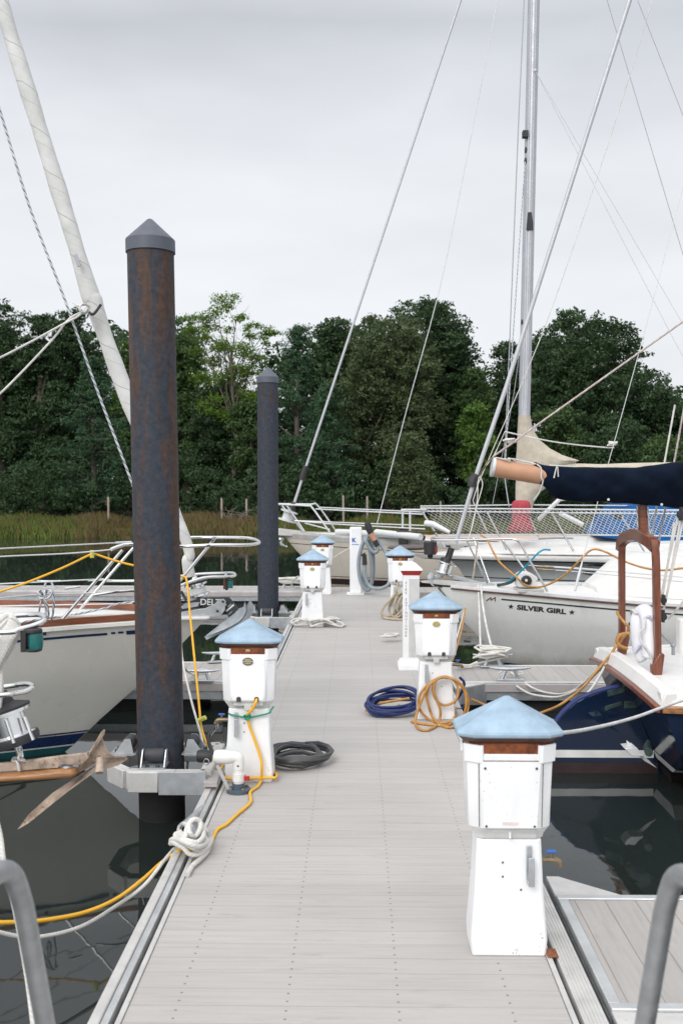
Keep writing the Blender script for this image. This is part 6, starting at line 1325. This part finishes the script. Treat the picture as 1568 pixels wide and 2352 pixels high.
# heap by pedestal four and short cord
h4 = w('B7',560,1320,14.1)
line('dock_line', [Vector((-.56+.24*math.cos(t*.55)*(1+.3*math.sin(t*.9))+.10*math.sin(t*.23), 14.05+.12*math.sin(t*.61+.4)*(1+.3*math.sin(t)), .02+.10*abs(math.sin(t*.37+.5)))) for t in range(90)]+[Vector((-.25,13.95,.02)), Vector((-.16,14.1,.02))], .014, M['rope'], 'off-white rope heap at the foot of the pedestal by the slim pile', sm=3)
line('dock_line', bundle((.43,12.7,.03), (.10,.07,.05), 4, 15), .010, M['rope'], 'tiny white rope heap left of the extinguisher post', sm=0)
# foreground lines over the water, lower left
line('dock_line', [g('C3',700,1165,.012), g('A5',1060,270,.0), W(377,1977,5.25), W(330,2035,5.05), W(261,2085,4.85), W(187,2128,4.65), W(104,2150,4.5), W(40,2150,4.4), W(-60,2125,4.3), W(-300,2060,4.3)], .0095, M['rope'], 'white line sagging over the water just below the yellow cord', sm=6)
line('dock_line', [W(-20,1840,3.9), W(0,1917,3.85), W(8,1976,3.8), W(25,2045,3.7), W(41,2115,3.6), W(67,2262,3.4), W(85,2420,3.3)], .0115, M['rope'], 'taut white line dropping behind the left handrail end', sm=5)
# ================================================================ trees
nr = np.random.RandomState(11)
def leaf_mesh(name, pts, size, up=.35, squash=.55, narrow=.6):
    """one small bent leaf cluster face at each point; pts (n,3), size scalar or (n,)"""
    n = len(pts); s = np.broadcast_to(size, (n,)).reshape(n, 1)*nr.uniform(.6, 1.35, (n, 1))
    nrm = nr.normal(size=(n, 3)); nrm[:, 2] += up; nrm /= np.linalg.norm(nrm, axis=1)[:, None]
    a = np.cross(nrm, nr.normal(size=(n, 3))); a /= np.linalg.norm(a, axis=1)[:, None]; b = np.cross(nrm, a)
    V = np.empty((n, 4, 3)); V[:, 0] = pts-a*s; V[:, 1] = pts+b*s*narrow+nrm*s*.15; V[:, 2] = pts+a*s; V[:, 3] = pts-b*s*narrow*nr.uniform(.4, 1, (n, 1))+nrm*s*.1
    me = bpy.data.meshes.new(name); me.vertices.add(n*4); me.vertices.foreach_set('co', V.reshape(-1).astype(np.float32))
    me.loops.add(n*4); me.loops.foreach_set('vertex_index', np.arange(n*4, dtype=np.int32)); me.polygons.add(n)
    me.polygons.foreach_set('loop_start', np.arange(0, n*4, 4, dtype=np.int32)); me.polygons.foreach_set('loop_total', np.full(n, 4, dtype=np.int32))
    me.update(calc_edges=True); me.validate(); return me
def oak_pts(lobes, tufts, leaves, rt=.34, seedv=0):
    out = []
    for c, r in lobes:
        d = nr.normal(size=(tufts, 3)); d[:, 2] += .25; d /= np.linalg.norm(d, axis=1)[:, None]
        tc_ = np.array(c)+d*r*nr.uniform(.62, 1.05, (tufts, 1))*np.array([1, 1, .8])
        q_ = nr.normal(size=(tufts, leaves, 3)); q_ /= np.linalg.norm(q_, axis=2)[..., None]
        p = tc_[:, None, :]+q_*rt*nr.uniform(.3, 1, (tufts, leaves, 1))*np.array([1.15, 1.15, .6])
        out.append(p.reshape(-1, 3))
    return np.concatenate(out)
def add_obj(name, me, m, parent=None):
    o = bpy.data.objects.new(name, me); sc.collection.objects.link(o); me.materials.append(m)
    if parent: o.parent = parent
    return o
def trunk_mb(h, r, limbs, lean=(0,0), wob=.15, sub=0):
    mb = MB(); P = cr([Vector((lean[0]*t+wob*math.sin(t*5+r*40)*t, lean[1]*t, h*t)) for t in (0,.25,.5,.75,1)], 4); n = len(P)
    mb.tube(P, [r*(1-.72*i/(n-1)) for i in range(n)], 9)
    for (t0, tip) in limbs:
        i = int(t0*(n-1)); s = P[i]; tip = Vector(tip); mid = (s+tip)/2+Vector((rnd.uniform(-.3,.3), rnd.uniform(-.2,.2), .1*(tip-s).length))
        Q = cr([s, mid, tip], 4); r0 = r*(1-.7*t0)*.55; mb.tube(Q, [r0*(1-.8*k_/(len(Q)-1)) for k_ in range(len(Q))], 6)
        for _ in range(sub):
            b0 = Q[rnd.randrange(len(Q)//2, len(Q))]; tp = b0+Vector((rnd.uniform(-1,1), rnd.uniform(-.6,.6), rnd.uniform(.2,1.1))); mb.tube([b0, (b0+tp)/2+Vector((.1,0,-.05)), tp], [r0*.3, r0*.2, r0*.06], 5)
    return mb
def mk_thing(name, label, x, y, z, group=None): return thing(name, label, 'tree', (x, y, z), group)
def local_part(name, mb, m, parent):
    o = bpy.data.objects.new(name, mesh_of(name, mb, (0,0,0), 60)); sc.collection.objects.link(o); o.parent = parent; o.data.materials.append(m); return o
def place(px, ytop, D): 
    x = (px-820)*D/2287; gz = float(np.interp(D, [43.6,46,52,60,90], [-.32,-.12,.05,.3,1.0])); return x, gz, 2+(1115-ytop)*D/2287-gz
LM = {
 'dark': leaf_mat('dark_oak_leaves', (.020,.042,.018), (.062,.110,.044)),
 'mid': leaf_mat('mid_green_leaves', (.028,.060,.020), (.092,.150,.050)),
 'olive': leaf_mat('olive_leaves', (.036,.058,.022), (.110,.145,.062)),
 'bright': leaf_mat('yellow_green_leaves', (.075,.145,.016), (.17,.27,.045), .4),
 'lime': leaf_mat('lime_leaves', (.045,.10,.018), (.13,.22,.045), .4),
 'pine': leaf_mat('pine_needles', (.020,.056,.028), (.068,.130,.060), .15),
 'cedar': leaf_mat('cedar_foliage', (.010,.024,.012), (.032,.055,.026), .1),
}
def oak(label, px, ytop, D, hw, lm='dark', dens=1.0, name='oak_tree', base=.22, seed=1, group=None, shape=None, bark='bark', lobr=(.75,1.35), leaf=.13, cut=0):
    rs = np.random.RandomState(seed); x, gz, H = place(px, ytop, D); rx = hw*D/2287
    t = mk_thing(name, label, x, D, gz, group); lobes = []
    n = int(dens*max(26, 5.2*rx*H*.62))
    for i in range(n):
        for _ in range(30):
            u = rs.uniform(-1, 1); v = rs.uniform(0, 1); zz = H*(base+(1-base)*v)
            # rounded crown outline, irregular
            prof = math.sqrt(max(0, 1-((v-.42)/.60)**2)) if v > .42 else .72+.28*(v/.42)
            if shape: prof = float(np.interp(v, [s_[0] for s_ in shape], [s_[1] for s_ in shape]))
            lr = rs.uniform(*lobr)*min(1, rx/3.2+.25)
            if abs(u)*rx <= max(prof*rx-lr*.75, .05) and zz+lr*.8 <= H: break
        dy = rs.uniform(-1, 1)*rx*.75*math.sqrt(max(.1, 1-u*u)); lobes.append(((u*rx, dy, zz), lr))
    p = oak_pts(lobes, 17, 19, rt=.36)
    add_obj('crown', leaf_mesh('crown', p, leaf*.8), LM[lm], t)
    limbs = [(rs.uniform(.3,.85), lobes[i][0]) for i in rs.choice(len(lobes), min(9, len(lobes)), replace=False)]
    local_part('trunk', trunk_mb(H*.72, .10+H*.022, limbs), M[bark], t)
    return t
def pine(label, px, ytop, D, hw, seed=1, lm='pine', group=None, name='pine_tree'):
    rs = np.random.RandomState(seed); x, gz, H = place(px, ytop, D); rx = hw*D/2287; t = mk_thing(name, label, x, D, gz, group)
    pts = []; limbs = []; sizes = []
    z = H*.12
    while z < H*.985:
        v = z/H; L_ = rx*min(1, (1-v)*1.75+.10)*rs.uniform(.75,1.1)
        for k_ in range(rs.randint(4, 7)):
            a = rs.uniform(0, 2*math.pi); d = np.array([math.cos(a), math.sin(a), rs.uniform(.05,.35)]); tip = np.array([0, 0, z])+d*L_
            limbs.append((v/.97, tuple(tip)))
            for s_ in np.linspace(.35, 1, max(3, int(L_*2.6))):
                c = np.array([0, 0, z])+d*L_*s_+rs.normal(size=3)*.16; m_ = 46
                q_ = rs.normal(size=(m_, 3)); q_[:, 2] = np.abs(q_[:, 2])*.75; q_ /= np.linalg.norm(q_, axis=1)[:, None]
                pts.append(c+q_*rs.uniform(.12,.42,(m_,1)))
        z += H*.042*rs.uniform(.8,1.2)
    p = np.concatenate(pts); add_obj('crown', leaf_mesh('crown', p, .105, up=.2, narrow=.28), LM[lm], t)
    rs.shuffle(limbs) if False else None
    local_part('trunk', trunk_mb(H*.97, .08+H*.014, limbs[::3], wob=.08), M['bark'], t); return t
def locust(label, px, ytop, D, hw, seed=4):
    rs = np.random.RandomState(seed); x, gz, H = place(px, ytop, D); k_ = D/2287; t = mk_thing('locust_tree', label, x, D, gz)
    # clumps traced roughly from the open crown: (dx px, y px, radius px)
    cl_ = [(-30,712,26),(0,703,22),(-55,728,22),(-75,745,18),(15,722,16),(-80,790,22),(-50,775,16),(-20,800,26),(10,790,24),(35,812,26),(-45,830,26),(0,838,30),(40,850,26),(65,770,16),(85,762,16),(100,758,12),(70,830,22),(75,870,22),(-60,870,26),(-20,880,26),(25,895,24),(60,915,20),(-40,930,24),(5,950,24),(50,960,18),(88,790,10),(52,760,12),(-5,752,10),(-95,760,10)]
    pts = []; limbs = []
    top = lambda dx, y: Vector((dx*k_, rs.uniform(-1.2,1.2), 2+(1115-y)*k_-gz))
    for dx, y, r in cl_:
        c = top(dx, y); rr = r*k_; m_ = int(40+rr*rr*330)
        for _ in range(3 if rr > .35 else 2):
            cc = np.array(c)+rs.normal(size=3)*rr*.45; q_ = rs.normal(size=(m_, 3)); pts.append(cc+q_*np.array([.50,.5,.24])*rr)
        if rs.uniform() < .85: limbs.append((rs.uniform(.45,.95), tuple(c)))
    p = np.concatenate(pts); add_obj('crown', leaf_mesh('crown', p, .085, up=.9, narrow=.5), LM['bright'], t)
    tr = trunk_mb(H*.80, .16, limbs, lean=(.6,0), wob=.5, sub=2); local_part('trunk', tr, M['bark_pale'], t); return t
# back row first, then the readable trees from left to right
oak('dark oak at the far left edge with broken crown top', 8, 694, 57, 70, 'dark', seed=21)
oak('pointed dark cedar just right of the left-edge oak', 92, 697, 56, 72, 'dark', 1.2, name='cedar_tree', seed=31, shape=[(0,1),(.5,.95),(.8,.6),(1,.12)], lobr=(.5,.95))
oak('thin-topped oak behind the furled sail rope knot', 165, 706, 60, 78, 'dark', 1.0, seed=22)
pine('bluish pine low in front of the left oaks', 215, 838, 50, 82, 32)
oak('pale lime-green tree peeping left of the thick pile', 292, 752, 58, 40, 'lime', .8, seed=23)
oak('dark oak standing behind the thick rusty pile', 350, 738, 59, 95, 'mid', 1.1, seed=24)
oak('loose-crowned oak just right of the thick pile', 428, 738, 58, 55, 'mid', 1., seed=25)
locust('airy yellow-green locust tree with bare limbs showing', 525, 695, 54, 100)
oak('dark bushy oak below the yellow-green locust', 500, 868, 56, 78, 'dark', seed=26)
oak('low mid-green tree between locust and slim pile', 575, 905, 52, 52, 'mid', seed=27)
pine('tall bluish pine immediately right of the slim pile', 684, 757, 52, 74, 33)
oak('oak crown behind the tall bluish pine', 762, 728, 60, 70, 'dark', seed=28)
pine('second bluish pine leaning into the big central oak', 752, 900, 50, 72, 34)
oak('largest dark oak with the highest domed crown', 985, 676, 58, 118, 'dark', 1.1, seed=29)
oak('olive-tinted oak in front of the largest domed oak', 893, 718, 53, 128, 'olive', 1.15, seed=30, leaf=.12)
oak('dark lower tree under the right shoulder of the domed oak', 1080, 840, 56, 60, 'mid', seed=41)
oak('small fresh-green tree with pale forked trunks left of mast', 1092, 905, 50, 40, 'lime', .8, seed=42, bark='bark_pale', base=.35)
oak('greyish willow-like tree low in the centre', 945, 985, 47, 60, 'olive', .9, seed=43, leaf=.10)
oak('oak peeking left of the tall grey mast', 1165, 762, 60, 48, 'dark', .8, seed=44)
oak('broad dark oak right of the mast with sky gaps', 1340, 718, 56, 140, 'dark', .82, seed=45, base=.35, shape=[(0,.5),(.3,.9),(.55,1),(.8,.93),(.93,.75),(1,.3)])
oak('mid-green tree low behind the tan mast cover', 1270, 925, 51, 60, 'mid', seed=46)
oak('dark oak sloping down to the right edge', 1490, 850, 57, 90, 'dark', seed=47)
oak('last dark tree past the right edge', 1610, 905, 55, 75, 'dark', seed=48)
oak('rounded dark tree under the broad right oak', 1400, 960, 50, 85, 'dark', seed=49)
oak('dark tree low behind the navy boom cover', 1530, 985, 48, 70, 'mid', seed=50)
# closing second row: reads as one dark wood
def wood():
    lob = []
    for i in range(950):
        px = rnd.uniform(-500, 2100); D = rnd.uniform(58, 70)
        x = (px-820)*D/2287; topy = 765+28*math.sin(px*.013)+30*math.sin(px*.041+1)
        if 1060 < px < 1180: topy = 845
        if 1440 < px: topy = 890
        if 440 < px < 630: topy = 860
        H = 2+(1115-topy)*D/2287; lob.append(((x, D, .4+(H-1.6)*rnd.random()**.8), rnd.uniform(1.0,1.7)))
    for i in range(260):
        px = -500+2600*i/260; D = rnd.uniform(58, 72); lob.append((((px-820)*D/2287, D, rnd.uniform(.4, 2.6)), rnd.uniform(1.2,1.8)))
    p = oak_pts(lob, 13, 12, rt=.5); o = add_obj('background_wood', leaf_mesh('background_wood', p, .19), LM['dark']); o['kind'] = 'stuff'; o['label'] = 'dark wood filling in behind the shoreline trees'
wood()
def brush():
    lob = []
    for i in range(560):
        px = rnd.uniform(-300, 1900); D = rnd.uniform(47.5, 54); x = (px-820)*D/2287
        hh = 1.2+1.5*abs(math.sin(px*.012))+rnd.random()*.9; lob.append(((x, D, .1+hh*rnd.random()), rnd.uniform(.45,.9)))
    p = oak_pts(lob, 10, 12, rt=.3); o = add_obj('undergrowth', leaf_mesh('undergrowth', p, .10), LM['dark']); o['kind'] = 'stuff'; o['label'] = 'low bushes along the foot of the trees'
brush()
# ================================================================ marsh grass
def grass(name, label, m, n, rng, hgt, dens):
    V = []; x = nr.uniform(-34, 34, n*3); y = nr.uniform(42.9, 48.5, n*3); px = 820+x*2287/y
    keep = nr.uniform(size=n*3) < np.array([dens(a) for a in px]); x = x[keep][:n]; y = y[keep][:n]; k_ = len(x)
    gz = np.interp(y, [42.6,43.6,46,52], [-.7,-.32,-.12,.05]); h = hgt*nr.uniform(.6,1.15,k_)*(.8+.35*np.sin(x*1.1)*np.sin(x*.37+2)); wv = nr.uniform(.010,.028,k_)
    lx = nr.normal(size=k_)*.13; ly = nr.normal(size=k_)*.08; a = np.stack([x-wv, y, gz],1); b = np.stack([x+wv, y+.01, gz],1); c = np.stack([x+lx*.4+wv*.8, y+ly*.4, gz+h*.6],1); d = np.stack([x+lx, y+ly, gz+h],1)
    Vv = np.stack([a,b,c,d],1); me = bpy.data.meshes.new(name); me.vertices.add(k_*4); me.vertices.foreach_set('co', Vv.reshape(-1).astype(np.float32)); me.loops.add(k_*4); me.loops.foreach_set('vertex_index', np.arange(k_*4,dtype=np.int32))
    me.polygons.add(k_); me.polygons.foreach_set('loop_start', np.arange(0,k_*4,4,dtype=np.int32)); me.polygons.foreach_set('loop_total', np.full(k_,4,dtype=np.int32)); me.update(calc_edges=True)
    o = add_obj(name, me, m); o['kind'] = 'stuff'; o['label'] = label
sm = lambda a, lo, hi, w_=35: 1/(1+math.exp(-(a-lo)/w_*3))*1/(1+math.exp((a-hi)/w_*3))
green = lambda a: max(sm(a,-900,185), sm(a,620,1800), .6)
brown = lambda a: max(sm(a,190,320)*.8, sm(a,410,600)*.75, .12)
grass('marsh_grass', 'green marsh grass standing along the far water edge', leaf_mat('green_marsh_grass', (.075,.115,.022), (.17,.23,.05), .35), 60000, 0, .72, green)
grass('reeds', 'brown and rusty reeds mixed into the marsh edge', leaf_mat('brown_reeds', (.11,.08,.035), (.21,.15,.07), .35), 42000, 0, .82, brown)
# fence posts in the marsh
for px_, yt, lb in ((249,1142,'weathered marsh post left of the thick pile, tallest and palest'),(509,1145,'left one of two weathered posts between the two piles'),(566,1147,'right one of two weathered posts between the two piles'),(788,1139,'thin grey marsh post above the beige bow rail, left'),(843,1141,'thin grey marsh post above the beige bow rail, right'),(1011,1176-24,'faint marsh post behind the netting, left'),(1078,1176-24,'faint marsh post behind the netting, beside the roller forestay')):
    a = W(px_, yt, 46.5); b = W(px_, 1215, 46.5); 
    mbp = MB().tube([Vector((a.x+.03,46.5,-.3)), Vector((a.x+.01,46.5,(a.z)*.5)), a, a+Vector((0,0,.02))], [.055,.05,.045,.03], 8)
    solo('fence_post', mbp, M['post'], lb, 'post')
# bare driftwood branches between the piles
dwb = MB(); c = W(545,1175,46)
for i in range(9):
    a = Vector((c.x+rnd.uniform(-.4,.4), 46, .2)); dwb.tube(cr([a, a+Vector((rnd.uniform(-.5,.5),0,rnd.uniform(.2,.6))), a+Vector((rnd.uniform(-1,1),0,rnd.uniform(.5,1.0)))],3), [.04,.03,.012], 5)
solo('dead_branches', dwb, M['bark_pale'], 'bare grey dead branches standing in the reeds between the piles', 'branches')
